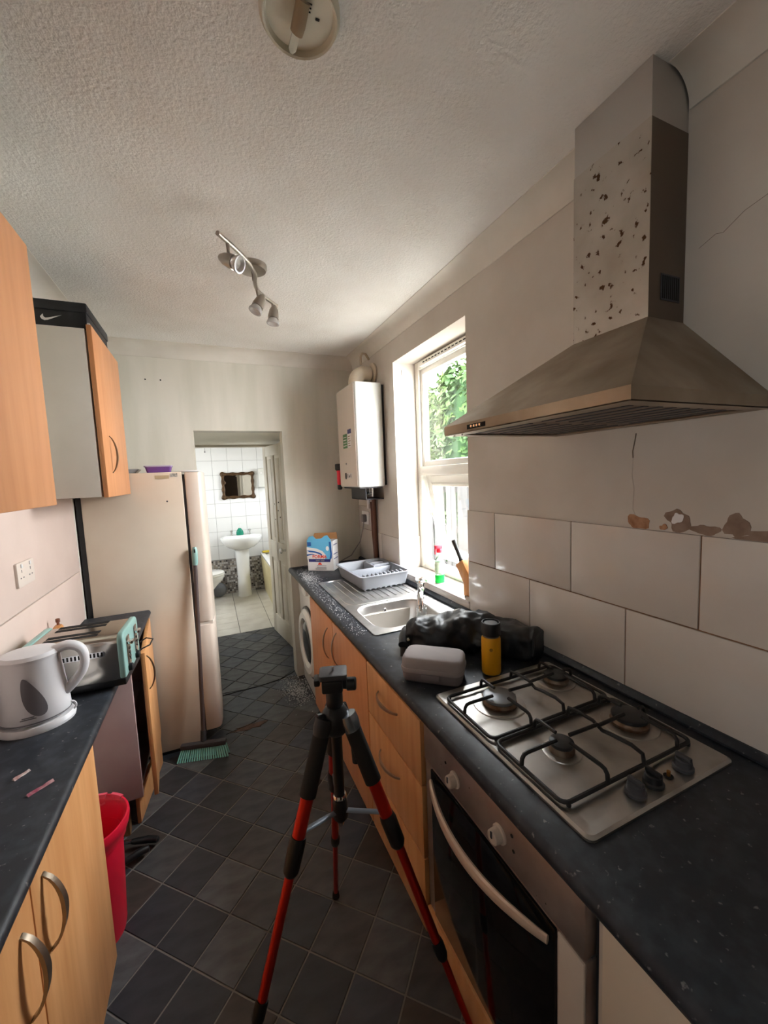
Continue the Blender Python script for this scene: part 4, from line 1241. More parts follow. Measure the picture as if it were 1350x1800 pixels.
# powder spilt on the worktop
mb = MB()
for i in range(900):
    x, y = random.gauss(0.60, 0.03), random.gauss(2.75, 0.10)
    if x < 0.545:
        x = 0.545+random.random()*.03
    if i > 450:
        x, y = random.uniform(0.54, 0.605), random.uniform(1.6, 2.75)
    s_ = random.uniform(0.0008, 0.0035) if i < 450 else random.uniform(0.0006, 0.0024)
    a = random.uniform(0, 6)
    mb.prism([(x+s_*random.uniform(.6, 1.5)*math.cos(a+k*2*PI/5), y+s_*random.uniform(.6, 1.5)*math.sin(a+k*2*PI/5)) for k in range(5)], 'z', 0.9002, 0.9012)
o = one('spilt_powder', mb, M_POWDER, 'white powder spilt along the worktop edge near the detergent box', 'powder', smooth=0)
o['kind'] = 'stuff'
mb = MB()
for i in range(900):
    x, y = random.gauss(0.50, 0.06), random.gauss(2.92, 0.10)
    x = min(x, 0.585)
    s_ = random.uniform(0.0008, 0.0038)
    a = random.uniform(0, 6)
    mb.prism([(x+s_*random.uniform(.5, 1.6)*math.cos(a+k*2*PI/5), y+s_*random.uniform(.5, 1.6)*math.sin(a+k*2*PI/5)) for k in range(5)], 'z', 0.0012, 0.003)
o = one('spilt_powder', mb, M_POWDER, 'white powder spilt on the floor by the washing machine', 'powder', smooth=0)
o['kind'] = 'stuff'

# washing machine
t = thing('washing_machine', 'white washing machine at the far end under the worktop', 'washing machine', (0.85, 2.78, 0))
WXF = 0.585
obj('body', MB().box(WXF, 1.12, 2.47, 3.07, 0.02, 0.85), M_WENAMEL, t, bevel=0.008)
obj('foot_plinth', MB().box(WXF+0.03, 1.10, 2.49, 3.05, 0.0, 0.03), M_BLACK, t)
obj('detergent_drawer', MB().box(WXF-0.006, WXF+0.002, 2.86, 3.05, 0.735, 0.835), M_WENAMEL, t, bevel=0.004)
obj('dial', MB().lathe([(0.03, 0), (0.027, 0.018)], (WXF, 2.78, 0.785), (-1, 0, 0), 24), M_WENAMEL, t)
obj('door_ring', MB().lathe([(0.245, 0.0), (0.240, 0.02), (0.215, 0.038), (0.175, 0.036), (0.165, 0.02), (0.165, 0.0)], (WXF, 2.77, 0.42), (-1, 0, 0), 48, cap0=False, cap1=False), M_WENAMEL, t)
obj('door_glass', MB().lathe([(0.170, 0.012), (0.13, 0.03), (0.06, 0.036), (0.0, 0.037)], (WXF, 2.77, 0.42), (-1, 0, 0), 36, cap1=False), mat('dark_drum_glass', (0.03, 0.03, 0.035), 0.1), t)
obj('door_catch', MB().lathe([(0.258, 0.0), (0.256, 0.012), (0.246, 0.012)], (WXF, 2.77, 0.42), (-1, 0, 0), 48, cap0=False, cap1=False), M_GREYD, t)

# boiler
t = thing('boiler', 'white wall-hung gas boiler in the corner beside the window', 'boiler', (1.03, 2.71, 1.522))
obj('casing', MB().prism(rrect(0.92, XW-0.02, 2.518, 2.915, 0.018, 3), 'z', 1.523, 2.222), M_BOILER, t, bevel=0.004)
obj('front_panel', MB().prism(rrect(2.532, 2.902, 1.53, 2.215, 0.01, 3), 'x', 0.917, 0.925), M_BOILERF, t, bevel=0.002)
obj('wall_bracket', MB().box(XW-0.022, XW-0.001, 2.54, 2.895, 1.53, 2.215), M_BLACK, t)
obj('base_frame', MB().box(0.94, XW-0.03, 2.55, 2.89, 1.512, 1.524), M_GREYD, t)
obj('pipe_tray', MB().box(1.0, XW-0.002, 2.60, 2.90, 1.428, 1.436).box(1.0, 1.006, 2.60, 2.90, 1.43, 1.51), M_GREYD, t)
obj('sticker', MB().box(0.9155, 0.9172, 2.70, 2.79, 1.80, 1.90), M_GREENP, t, label='green warning sticker')
obj('sticker', MB().box(0.9155, 0.9172, 2.615, 2.69, 1.80, 1.915), M_CARDW, t)
obj('sticker_header', MB().box(0.9152, 0.9168, 2.612, 2.685, 1.895, 1.925), M_NAVY, t)
for i in range(5):
    obj('printed_line', MB().box(0.9148, 0.9157, 2.63+0.012*(i % 2), 2.675, 1.81+i*0.016, 1.815+i*0.016), M_WOODOLD, t)
for i in range(4):
    obj('printed_line', MB().box(0.9148, 0.9157, 2.71, 2.78, 1.815+i*0.02, 1.820+i*0.02), M_CARDW, t)
obj('indicator', MB().lathe([(0.008, 0), (0.006, 0.003)], (0.917, 2.745, 1.69), (-1, 0, 0), 12), M_PGREY, t)
obj('control_dial', MB().lathe([(0.02, 0), (0.018, 0.006)], (0.917, 2.76, 1.603), (-1, 0, 0), 20, sx=1.2, sy=.55), M_GREYD, t)
dsp = obj('display', MB().box(0.9155, 0.918, 2.64, 2.735, 1.585, 1.622), M_CARDW, t)
obj('display_mark', MB().box(0.9148, 0.9157, 2.712, 2.722, 1.59, 1.618), M_BLACK, dsp)
obj('display_mark', MB().prism([(2.70, 1.592), (2.675, 1.592), (2.675, 1.612)], 'x', 0.9148, 0.9157), M_BLACK, dsp)
obj('display_mark', MB().box(0.9148, 0.9157, 2.648, 2.656, 1.592, 1.618), M_BLACK, dsp)
fl = MB()
pts = [(1.0, 2.70, 2.215), (1.0, 2.70, 2.255)]+[(1.0+0.065*(1-math.cos(R(a))), 2.70, 2.255+0.065*math.sin(R(a))) for a in range(15, 91, 15)]+[(XW-0.03, 2.70, 2.32)]
fl.tube(pts, 0.052, 20)
f_ = obj('flue_elbow', fl, mat('flue_cream', srgb(206, 190, 168), 0.5), t)
obj('flue_collar', MB().lathe([(0.052, 0), (0.078, 0.004), (0.078, 0.016), (0.06, 0.02)], (XW-0.001, 2.70, 2.32), (-1, 0, 0), 28), MATS['flue_cream'], f_)
obj('pressure_pipe', MB().tube([(1.03, 2.66, 2.37), (1.03, 2.655, 2.42), (1.04, 2.65, 2.445), (1.06, 2.64, 2.44), (1.08, 2.63, 2.40)], 0.008, 8), mat('stained_pipe', srgb(150, 132, 110), 0.6), t)
vs = MB().tube([(1.045, 2.83, 1.512), (1.045, 2.83, 1.46)], 0.011, 10)
obj('gas_tap', vs.tube([(1.045, 2.80, 1.47), (1.02, 2.80, 1.47)], 0.006, 8), mat('brass_yellow', srgb(206, 160, 60), 0.35, 1.0), t)
for yy in (2.62, 2.68, 2.74):
    obj('valve', MB().tube([(1.06, yy, 1.512), (1.06, yy, 1.45)], 0.010, 10).tube([(1.06, yy, 1.475), (1.025, yy, 1.47)], 0.007, 8), M_CHROME, t)
# red and black torch hanging behind the boiler
t = thing('hand_torch', 'red and black torch wedged behind the boiler', 'torch', (0.926, 2.951, 1.50))
obj('barrel', MB().lathe([(0.016, -0.05), (0.020, -0.03), (0.020, 0.05), (0.024, 0.06)], (0.926, 2.951, 1.585), (0.05, 0.1, 1), 16), M_REDP, t)
obj('head', MB().lathe([(0.024, 0.06), (0.034, 0.07), (0.034, 0.11), (0.03, 0.112)], (0.926, 2.951, 1.585), (0.05, 0.1, 1), 16), M_BLACK, t)
obj('tail_cap', MB().lathe([(0.012, -0.085), (0.018, -0.08), (0.018, -0.05)], (0.926, 2.951, 1.585), (0.05, 0.1, 1), 16), M_BLACK, t)
# pipes down the corner
one('waste_pipe', MB().tube([(XW-0.025, 2.74, 1.43), (XW-0.025, 2.735, 1.1), (XW-0.025, 2.725, 0.905)], 0.0165, 12).lathe([(0.022, 0), (0.022, 0.02)], (XW-0.025, 2.727, 0.96), seg=14), M_COPPER, 'thick brown pipe running down the corner to the worktop', 'pipe', 'brown pipes below the boiler')
one('gas_pipe', MB().tube([(XW-0.022, 2.80, 1.40), (XW-0.022, 2.79, 1.15), (XW-0.022, 2.775, 1.05), (XW-0.022, 2.765, 0.905)], 0.009, 10), M_COPPER, 'thin brown pipe beside the thick one below the boiler', 'pipe', 'brown pipes below the boiler')
one('condensate_pipe', MB().tube([(XW-0.04, 2.81, 1.43), (XW-0.04, 2.81, 1.35)], 0.013, 12), M_WHITE, 'short white pipe end hanging below the boiler', 'pipe')
t = thing('wall_socket', 'white socket with grey plug on the wall below the boiler', 'socket', (XW-0.01, 2.93, 1.27))
obj('plate', MB().prism(rrect(2.875, 3.02, 1.215, 1.318, 0.006), 'x', XW-0.02, XW-0.008), M_WHITE, t, bevel=0.002)
pl = obj('plug', MB().prism(rrect(2.91, 2.955, 1.235, 1.295, 0.012), 'x', XW-0.055, XW-0.02), mat('grey_plug', srgb(130, 124, 124), 0.5), t, bevel=0.005)
obj('flex', MB().tube([(XW-0.04, 2.932, 1.236), (XW-0.05, 2.93, 1.18), (XW-0.075, 2.94, 1.08), (XW-0.14, 2.98, 0.97), (XW-0.24, 3.03, 0.912), (XW-0.34, 3.08, 0.905), (XW-0.5, 3.10, 0.905)], 0.0042, 8), MATS['grey_plug'], t)

# spray bottle on the sill
t = thing('spray_bottle', 'clear spray bottle with green liquid and red trigger', 'bottle', (1.185, 1.945, WZ0+0.001))
c = (1.185, 1.945, WZ0+0.001)
obj('bottle', MB().lathe([(0.026, 0), (0.029, 0.006), (0.029, 0.11), (0.024, 0.14), (0.014, 0.165), (0.013, 0.18)], c, seg=24, sy=0.75), M_SPRAY, t)
obj('liquid', MB().lathe([(0.0295, 0.004), (0.0297, 0.01), (0.0297, 0.048), (0.0295, 0.049)], c, seg=24, sy=0.75), M_GREENL, t)
obj('sticker', MB().lathe([(0.0298, 0.062), (0.0298, 0.125)], c, seg=24, sy=0.75, cap0=False, cap1=False), mat('bottle_print', srgb(226, 238, 222), 0.4, col2=srgb(170, 206, 160), scale=40), t)
obj('trigger_head', MB().lathe([(0.015, 0.178), (0.016, 0.198), (0.012, 0.202)], c, seg=16).box(c[0]-0.028, c[0]+0.018, c[1]-0.009, c[1]+0.009, c[2]+0.2, c[2]+0.222).box(c[0]-0.03, c[0]-0.024, c[1]-0.005, c[1]+0.005, c[2]+0.17, c[2]+0.205), M_REDP, t, bevel=0.003)

# knife block
t = thing('knife_block', 'slanted wooden knife block with a black-handled knife on the sill', 'knife block', (1.20, 1.655, WZ0+0.001), R(100))
kp = [(-0.045, 0.0), (0.035, 0.0), (0.035, 0.08), (0.105, 0.185), (0.045, 0.225), (-0.045, 0.10)]
obj('block', MB().prism([(a, b*0.85) for a, b in kp], 'y', -0.035, 0.035), M_WOODB, t, world=False, bevel=0.004) if False else obj('block', MB().prism([(a*.8, b*.82) for a, b in kp], 'y', -0.035, 0.035), M_WOODB, t, world=False, bevel=0.004)
kd = Vector((0.055, 0, 0.10)).normalized()
k0 = Vector((0.058, 0.012, 0.165))
obj('knife_handle', MB().tube([k0-kd*0.01, k0+kd*0.012, k0+kd*0.02, k0+kd*0.10, k0+kd*0.125], [0.007, 0.0125, 0.0095, 0.0105, 0.012], 10), M_BLACK, t, world=False)
k1 = Vector((0.066, -0.014, 0.160))
obj('knife_spine', MB().tube([k1-kd*0.01, k1+kd*0.025], [0.002, 0.002], 6, squash=((0, 1, 0), (1, 3))), M_CHROME, t, world=False)

# black dry bag
t = thing('dry_bag', 'crumpled black roll-top bag lying in front of the tiles', 'bag', (0.86, 1.28, 0.9))


def bag_ring(c, ax, wid, hei, seed, flat=0.0, n=56):
    c, ax = Vector(c), Vector(ax).normalized()
    side = Vector((ax.y, -ax.x, 0)).normalized()
    out = []
    for j in range(n):
        a = 2*PI*j/n
        sx, sz = math.cos(a), math.sin(a)
        p = c+side*(wid*math.copysign(abs(sx)**0.75, sx))+Vector((0, 0, 1))*(hei*math.copysign(abs(sz)**0.75, sz))
        nz = (0.5-abs(noise.noise(p*13+Vector((seed, 0, 0)))))*0.030-0.006+(0.4-abs(noise.noise(p*34+Vector((0, seed, 0)))))*0.012
        p = p+(p-c).normalized()*nz
        p.z = max(0.9012, p.z)
        out.append(p)
    return out


def catmull(pts, n):
    P = [Vector(p) for p in pts]
    out = []
    for i in range(len(P)-1):
        a, b, c, d = P[max(i-1, 0)], P[i], P[i+1], P[min(i+2, len(P)-1)]
        for k in range(n):
            u = k/n
            out.append(0.5*((2*b)+(-a+c)*u+(2*a-5*b+4*c-d)*u*u+(-a+3*b-3*c+d)*u**3))
    out.append(P[-1])
    return out


spine = [(0.690, 1.395, 0.052, 0.045), (0.725, 1.37, 0.085, 0.058), (0.80, 1.325, 0.098, 0.060), (0.865, 1.285, 0.088, 0.072), (0.93, 1.23, 0.085, 0.072), (1.0, 1.16, 0.082, 0.060), (1.05, 1.085, 0.070, 0.056), (1.062, 1.062, 0.062, 0.050)]
cs = catmull([(a, b, 0) for a, b, _, _ in spine], 9)
ws = catmull([(c_, d_, 0) for _, _, c_, d_ in spine], 9)
rings = []
for i in range(len(cs)):
    ax = cs[min(i+1, len(cs)-1)]-cs[max(i-1, 0)]
    rings.append(bag_ring((cs[i].x, cs[i].y, 0.9015+ws[i].y), ax, ws[i].x*0.78, ws[i].y, 3.0))
mb = MB().loft(rings)
for k, (x, y, z) in enumerate(mb.v):
    if x > XW-0.035:
        mb.v[k] = (XW-0.035, y, z)
obj('bag_body', mb, M_BAG, t, smooth=55)
obj('roll_top', MB().tube([(0.648, 1.345, 0.935), (0.668, 1.372, 0.952), (0.700, 1.415, 0.955), (0.722, 1.445, 0.94)], [0.022, 0.026, 0.026, 0.02], 12), M_BAG, t)
obj('buckle', MB().box(-0.022, 0.022, -0.008, 0.008, -0.012, 0.012).xform(Matrix.Translation((0.690, 1.275, 0.935)) @ Matrix.Rotation(R(-35), 4, 'Z')), M_BLACK, t, bevel=0.004)
obj('strap', MB().tube([(0.640, 1.335, 0.932), (0.628, 1.318, 0.915), (0.655, 1.295, 0.915), (0.69, 1.27, 0.93), (0.74, 1.25, 0.917), (0.80, 1.215, 0.914)], 0.010, 8, squash=((0, 0, 1), (0.3, 1.2))), M_BLACK, t)
obj('eyelet', MB().lathe([(0.007, 0), (0.005, 0.002)], (0.664, 1.338, 0.957), (-0.6, -0.7, 0.4), 12), M_CHROME, t)

# grey hard case
ca = math.atan2(-0.141, 0.157)
t = thing('hard_case', 'grey zipped hard case on the worktop by the hob', 'case', (0.662, 1.142, 0.9005), ca)


def cring(x, y, z, r_):
    return [(a, b, z) for a, b in rrect(-x, x, -y, y, r_, 6)]


obj('lower_shell', MB().loft([cring(.094, .052, .0, .02), cring(.100, .058, .008, .026), cring(.104, .062, .036, .03)]), M_CASE2, t, world=False, smooth=60)
obj('zip_band', MB().loft([cring(.1055, .0635, .036, .031), cring(.1065, .0645, .039, .032), cring(.1065, .0645, .047, .032), cring(.1055, .0635, .05, .031)]), M_CASE, t, world=False, smooth=60)
obj('upper_shell', MB().loft([cring(.104, .062, .05, .03), cring(.103, .061, .072, .03), cring(.099, .057, .081, .028), cring(.092, .050, .085, .026)]), M_CASE, t, world=False, smooth=60)
obj('printed_mark', MB().box(0.045, 0.075, -0.028, -0.024, 0.0838, 0.0846), M_CARDW, t, world=False)
obj('zip_pull', MB().box(-0.03, 0.03, -0.068, -0.0635, 0.018, 0.036), M_CASE2, t, world=False, bevel=0.002)

# yellow flask
c = (0.848, 1.068, 0.9005)
t = thing('travel_flask', 'yellow insulated flask with black screw lid', 'flask', c)
obj('body', MB().lathe([(0.031, 0.006), (0.0325, 0.01), (0.0325, 0.125), (0.030, 0.134)], c, seg=32), M_YELLOW, t)
obj('steel_base', MB().lathe([(0.029, 0.0), (0.0305, 0.002), (0.0305, 0.007)], c, seg=32), M_STEEL, t)
obj('steel_neck', MB().lathe([(0.0285, 0.132), (0.0285, 0.140)], c, seg=32), M_STEEL, t)
l_ = obj('lid', MB().lathe([(0.030, 0.139), (0.0335, 0.142), (0.0335, 0.178), (0.031, 0.184), (0.028, 0.184), (0.027, 0.176), (0.0, 0.176)], c, seg=32, cap1=False), M_BLACK, t)
obj('lid_disc', MB().lathe([(0.024, 0.176), (0.022, 0.181), (0.0, 0.182)], c, seg=24, cap1=False), mat('lid_grey', srgb(96, 100, 106), 0.3), l_)
e = Vector((-0.62, -0.78, 0)).normalized()
obj('emblem', MB().lathe([(0.006, 0), (0.005, 0.0012)], Vector(c)+e*0.0322+Vector((0, 0, 0.096)), e, 8), mat('emblem_brown', srgb(150, 104, 16), 0.5), t)
e = Vector((0.3, -0.95, 0)).normalized()
obj('pivot_disc', MB().lathe([(0.007, 0), (0.006, 0.003)], Vector(c)+e*0.0325+Vector((0, 0, 0.155)), e, 14), M_GREYD, l_)

# ------------------------------------------------------------------ tripod
TC = Vector((0.26, 0.973, 0))
t = thing('tripod', 'black camera tripod with red legs standing on the floor', 'tripod', TC)
ztop = 0.985
FL = Vector((0.326, 1.356, 0))-TC
obj('centre_column', MB().tube([TC+Vector((0, 0, 0.69)), TC+Vector((0, 0, 1.02))], 0.0145, 14), M_BLACK, t)
obj('column_hub', MB().lathe([(0.014, 0.675), (0.021, 0.685), (0.021, 0.725), (0.016, 0.735)], TC, seg=16), M_BLACK, t)
obj('column_hook', MB().lathe([(0.004, 0.655), (0.008, 0.662), (0.010, 0.676)], TC, seg=12), M_CHROME, t)
obj('collar', MB().lathe([(0.024, 0.925), (0.036, 0.94), (0.038, 0.975), (0.03, 0.99), (0.022, 1.0)], TC, seg=24), M_BLACK, t)
obj('collar_ring', MB().lathe([(0.016, 0.738), (0.0185, 0.741), (0.0185, 0.746), (0.016, 0.75)], TC, seg=20), M_CHROME, t)
for k in range(3):
    a = R(120*k)
    f = Vector((FL.x*math.cos(a)-FL.y*math.sin(a), FL.x*math.sin(a)+FL.y*math.cos(a), 0))
    dirh = f.normalized()
    top = TC+dirh*0.04+Vector((0, 0, 0.962))
    foot = TC+f+Vector((0, 0, 0.012))
    d = foot-top
    L_ = d.length
    p = lambda u: top+d*u
    leg = obj('leg', MB().tube([p(0.0), p(0.165)], 0.0215, 14), M_RUBBER, t)
    obj('hinge_cap', MB().lathe([(0.023, -0.02), (0.025, 0.0), (0.022, 0.022)], top, d.normalized(), 14), mat('tripod_bright_cap', srgb(150, 156, 164), 0.25, 0.8) if k == 2 else M_BLACK, leg)
    obj('upper_tube', MB().tube([p(0.16), p(0.27)], 0.0170, 14), M_TRIRED, leg)
    obj('flip_lock', MB().tube([p(0.258), p(0.27), p(0.335), p(0.345)], [0.019, 0.0215, 0.020, 0.014], 12), M_BLACK, leg)
    obj('middle_tube', MB().tube([p(0.335), p(0.615)], 0.0118, 12), M_TRIRED, leg)
    obj('flip_lock', MB().tube([p(0.605), p(0.615), p(0.645), p(0.655)], [0.014, 0.016, 0.015, 0.011], 12), M_BLACK, leg)
    obj('lower_tube', MB().tube([p(0.645), p(0.975)], 0.0085, 12), M_TRIRED, leg)
    obj('rubber_foot', MB().lathe([(0.010, -0.012), (0.014, -0.008), (0.012, 0.012), (0.008, 0.02)], foot, (0, 0, 1), 14), M_RUBBER, leg)
    obj('spreader_arm', MB().tube([TC+dirh*0.02+Vector((0, 0, 0.705)), p(0.255)-dirh*0.015], 0.009, 8, squash=((0, 0, 1), (0.35, 1))), mat('spreader_grey', srgb(96, 104, 112), 0.4, 0.3), t)
hd_ = obj('pan_head', MB().lathe([(0.02, 1.0), (0.022, 1.005), (0.022, 1.035), (0.018, 1.045)], TC, seg=20), M_BLACK, t)
HM = Matrix.Translation(TC+Vector((0, 0, 1.045))) @ Matrix.Rotation(R(-18), 4, 'Z')
obj('tilt_block', MB().box(-0.030, 0.024, -0.026, 0.026, 0.0, 0.034).xform(HM), M_BLACK, t, bevel=0.005)
qp = MB().prism(rrect(-0.036, 0.036, -0.030, 0.030, 0.008), 'z', 0.036, 0.05).xform(HM)
q_ = obj('quick_release_plate', qp, M_GREYD, t, bevel=0.002)
obj('camera_screw', MB().lathe([(0.0035, 0), (0.003, 0.010)], HM @ Vector((0, 0, 0.05)), seg=10), M_CHROME, q_)
obj('release_lever', MB().box(-0.05, -0.034, -0.018, 0.02, 0.018, 0.036).xform(HM), M_BLACK, t, bevel=0.004)
obj('tilt_knob', MB().lathe([(0.012, 0.0), (0.013, 0.012), (0.017, 0.014), (0.017, 0.034), (0.014, 0.037)], HM @ Vector((0.022, 0, 0.012)), HM.to_3x3() @ Vector((1, -0.1, 0)), 16), M_BLACK, t)
obj('pan_handle', MB().tube([TC+Vector((0.03, 0.02, 0.985)), TC+Vector((0.055, 0.03, 0.90)), TC+Vector((0.062, 0.03, 0.80))], [0.008, 0.010, 0.012], 10), M_RUBBER, t)
obj('clamp_knob', MB().lathe([(0.006, 0), (0.012, 0.01), (0.012, 0.022)], TC+Vector((-0.03, -0.005, 0.98)), (-1, -0.2, 0.1), 12), M_BLACK, t)

# ------------------------------------------------------------------ ceiling lights
c = Vector((0.237, 0.862, ZC))
t = thing('ceiling_lamp', 'ivory bulkhead ceiling lamp base with bare bulb, top edge', 'lamp', (c.x, c.y, ZC-0.05))
obj('base', MB().lathe([(0.080, 0.0), (0.080, -0.012), (0.074, -0.022), (0.070, -0.020), (0.066, -0.010), (0.0, -0.010)], c, seg=40, cap1=False), M_LAMPW, t)
obj('bulb_holder', MB().tube([c+Vector((0.0, -0.03, -0.012)), c+Vector((-0.004, 0.0, -0.028)), c+Vector((-0.006, 0.012, -0.032))], [0.014, 0.014, 0.013], 14), mat('holder_brown', srgb(170, 150, 122), 0.5), t)
obj('bulb', MB().tube([c+Vector((-0.006, 0.012, -0.032)), c+Vector((-0.010, 0.038, -0.040)), c+Vector((-0.0105, 0.044, -0.042))], [0.0085, 0.0085, 0.004], 12), M_GLASSW, t)
for i in range(3):
    obj('terminal_slot', MB().box(c.x-0.002, c.x+0.018, c.y-0.014-i*0.007, c.y-0.012-i*0.007, ZC-0.0115, ZC-0.010), M_DARKIN, t)
obj('screw_slot', MB().box(c.x+0.03, c.x+0.038, c.y-0.008, c.y-0.004, ZC-0.0115, ZC-0.010), M_DARKIN, t)

t = thing('spotlight_bar', 'satin nickel ceiling bar with three spotlights', 'spotlights', (0.24, 1.874, ZC))
obj('ceiling_rose', MB().lathe([(0.062, 0), (0.062, -0.012), (0.056, -0.024), (0.02, -0.03)], (0.243, 1.885, ZC), seg=32), M_SATIN, t)
obj('stem', MB().tube([(0.243, 1.875, ZC-0.02), (0.243, 1.86, ZC-0.075)], 0.007, 8), M_SATIN, t)
bar = catmull([(0.092, 1.558, 2.46), (0.150, 1.632, 2.46), (0.205, 1.715, 2.46), (0.240, 1.80, 2.46), (0.250, 1.88, 2.46), (0.268, 1.95, 2.46), (0.315, 2.02, 2.46), (0.376, 2.092, 2.46)], 6)
obj('bar', MB().tube(bar, 0.0085, 10), M_SATIN, t)


def spot(base, lead, aim):
    b = Vector(base)
    j = Vector(lead)
    s = obj('spot_head', MB().lathe([(0.004, -0.048), (0.012, -0.040), (0.021, -0.02), (0.0255, 0.006), (0.026, 0.02), (0.024, 0.02)], j, aim, 20), M_SATIN, t)
    obj('arm', MB().tube([b, j+Vector((0, 0, 0.012))], 0.0065, 8), M_SATIN, s)
    obj('bulb', MB().lathe([(0.018, 0.018), (0.026, 0.03), (0.030, 0.042), (0.030, 0.047), (0.024, 0.047), (0.016, 0.036), (0.0, 0.032)], j, aim, 20, cap1=False), M_BULB, s)


spot((0.125, 1.600, 2.46), (0.128, 1.600, 2.395), (0.72, -0.55, -0.45))
spot((0.262, 1.935, 2.46), (0.270, 1.94, 2.400), (-0.45, -0.1, -0.85))
spot((0.350, 2.06, 2.46), (0.352, 2.062, 2.405), (-0.15, -0.02, -1.0))

# ------------------------------------------------------------------ bathroom
t = thing('wash_basin', 'white pedestal wash basin seen through the doorway', 'basin', (0.35, 5.75, 0))
bc = (0.352, 5.76)
rings = []
for sx, sy, z, dy in ((0.10, 0.10, 0.66, 0.02), (0.17, 0.15, 0.69, 0.0), (0.235, 0.20, 0.745, 0.0), (0.268, 0.225, 0.80, 0.0), (0.274, 0.23, 0.825, 0), (0.27, 0.228, 0.835, 0), (0.245, 0.20, 0.835, -0.005), (0.22, 0.175, 0.80, -0.01), (0.10, 0.09, 0.735, -0.01)):
    rings.append([(bc[0]+sx*math.cos(2*PI*j/32), min(5.985, bc[1]+dy+sy*math.sin(2*PI*j/32)), z) for j in range(32)])
obj('bowl', MB().loft(rings), M_PORC, t, smooth=50)
obj('tap_ledge', MB().prism(rrect(bc[0]-0.2, bc[0]+0.2, 5.87, 5.99, 0.03), 'z', 0.78, 0.838), M_PORC, t, bevel=0.006)
obj('pedestal', MB().loft([[(bc[0]+a*math.cos(2*PI*j/24), 5.80+b*math.sin(2*PI*j/24), z) for j in range(24)] for a, b, z in ((0.095, 0.11, 0.002), (0.09, 0.105, 0.03), (0.082, 0.09, 0.3), (0.095, 0.11, 0.68))]), M_PORC, t)
for xx in (-0.115, 0.125):
    obj('tap', MB().lathe([(0.018, 0), (0.012, 0.03), (0.012, 0.05), (0.02, 0.055), (0.02, 0.075), (0.01, 0.08)], (bc[0]+xx, 5.90, 0.838), seg=14).tube([(bc[0]+xx, 5.90, 0.87), (bc[0]+xx*.9, 5.84, 0.865)], 0.009, 8), M_CHROME, t)
obj('overflow', MB().lathe([(0.012, 0), (0.012, 0.003)], (bc[0]+0.01, 5.935, 0.81), (0, -1, 0.3), 12), M_GREYD, t)
c = (bc[0]-0.005, 5.905, 0.839)
t = thing('soap_dispenser', 'green pump soap bottle on the wash basin', 'bottle', c)
obj('bottle', MB().lathe([(0.045, 0), (0.05, 0.01), (0.048, 0.045), (0.035, 0.075), (0.014, 0.1)], c, seg=20, sy=.7), M_SOAPG, t)
obj('pump', MB().lathe([(0.013, 0.1), (0.013, 0.115), (0.005, 0.118), (0.005, 0.15), (0.016, 0.152), (0.016, 0.162)], c, seg=12).box(c[0]-0.03, c[0], c[1]-0.006, c[1]+0.006, c[2]+0.152, c[2]+0.162), M_WHITE, t)

t = thing('wall_mirror', 'ornate dark gilt framed mirror on the bathroom tiles', 'mirror', (0.375, 5.985, 1.36), rot=(0, R(-2), 0))
mx0, mx1, mz0, mz1 = 0.178, 0.572, 1.372, 1.698
fr = MB()
for (a, b) in (((mx0, mz0), (mx1, mz0)), ((mx1, mz0), (mx1, mz1)), ((mx1, mz1), (mx0, mz1)), ((mx0, mz1), (mx0, mz0))):
    pp = []
    rr_ = []
    for i in range(15):
        u = i/14
        pp.append((a[0]+(b[0]-a[0])*u, 5.978, a[1]+(b[1]-a[1])*u))
        rr_.append(0.021+0.005*math.cos(u*6*PI)+0.008*(abs(u-0.5)*2)**6)
    fr.tube(pp, rr_, 10, squash=((0, 1, 0), (0.6, 1)))
for x, z in ((mx0, mz0), (mx1, mz0), (mx0, mz1), (mx1, mz1)):
    fr.lathe([(0.0, -0.02), (0.03, -0.012), (0.034, 0.0), (0.02, 0.016), (0.0, 0.02)], (x, 5.974, z), (0, -1, 0), 14, cap0=False, cap1=False)
obj('frame', fr, M_GILT, t)
obj('glass', MB().box(mx0, mx1, 5.975, 5.98, mz0, mz1), M_MIRROR, t)
obj('crest', MB().lathe([(0.028, 0), (0.02, 0.02), (0.0, 0.024)], (mx0+0.01, 5.965, 1.58), (0, -1, 0), 12, cap1=False), M_GILT, t)

t = thing('water_heater', 'small white wall box beside the bathroom mirror', 'heater', (0.72, 5.94, 1.5))
obj('casing', MB().box(0.648, 0.85, 5.90, 5.992, 1.495, 1.765), M_BOILER, t, bevel=0.012)
obj('knob', MB().lathe([(0.014, 0), (0.012, 0.012)], (0.69, 5.90, 1.70), (0, -1, 0), 14), M_CARDW, t)
obj('outlet', MB().tube([(0.74, 5.93, 1.497), (0.74, 5.93, 1.44)], 0.01, 8), M_WHITE, t)

t = thing('toilet', 'white toilet bowl half hidden behind the fridge', 'toilet', (-0.12, 5.48, 0))
rings = []
for (a, b, z, dx) in ((0.15, 0.10, 0.002, -0.06), (0.13, 0.09, 0.06, -0.06), (0.12, 0.085, 0.18, -0.06), (0.16, 0.13, 0.27, -0.02), (0.22, 0.17, 0.35, 0.0), (0.235, 0.18, 0.39, 0), (0.235, 0.18, 0.40, 0)):
    rings.append([(-0.14+dx+a*math.cos(2*PI*j/28), 5.48+b*math.sin(2*PI*j/28), z) for j in range(28)])
obj('pan', MB().loft(rings), M_PORC, t, smooth=60)
obj('seat', MB().loft([[(-0.14+a*math.cos(2*PI*j/28), 5.48+b*math.sin(2*PI*j/28), z) for j in range(28)] for a, b, z in ((0.238, 0.183, 0.402), (0.242, 0.186, 0.41), (0.242, 0.186, 0.422), (0.236, 0.18, 0.43))]), M_WENAMEL, t, smooth=60)
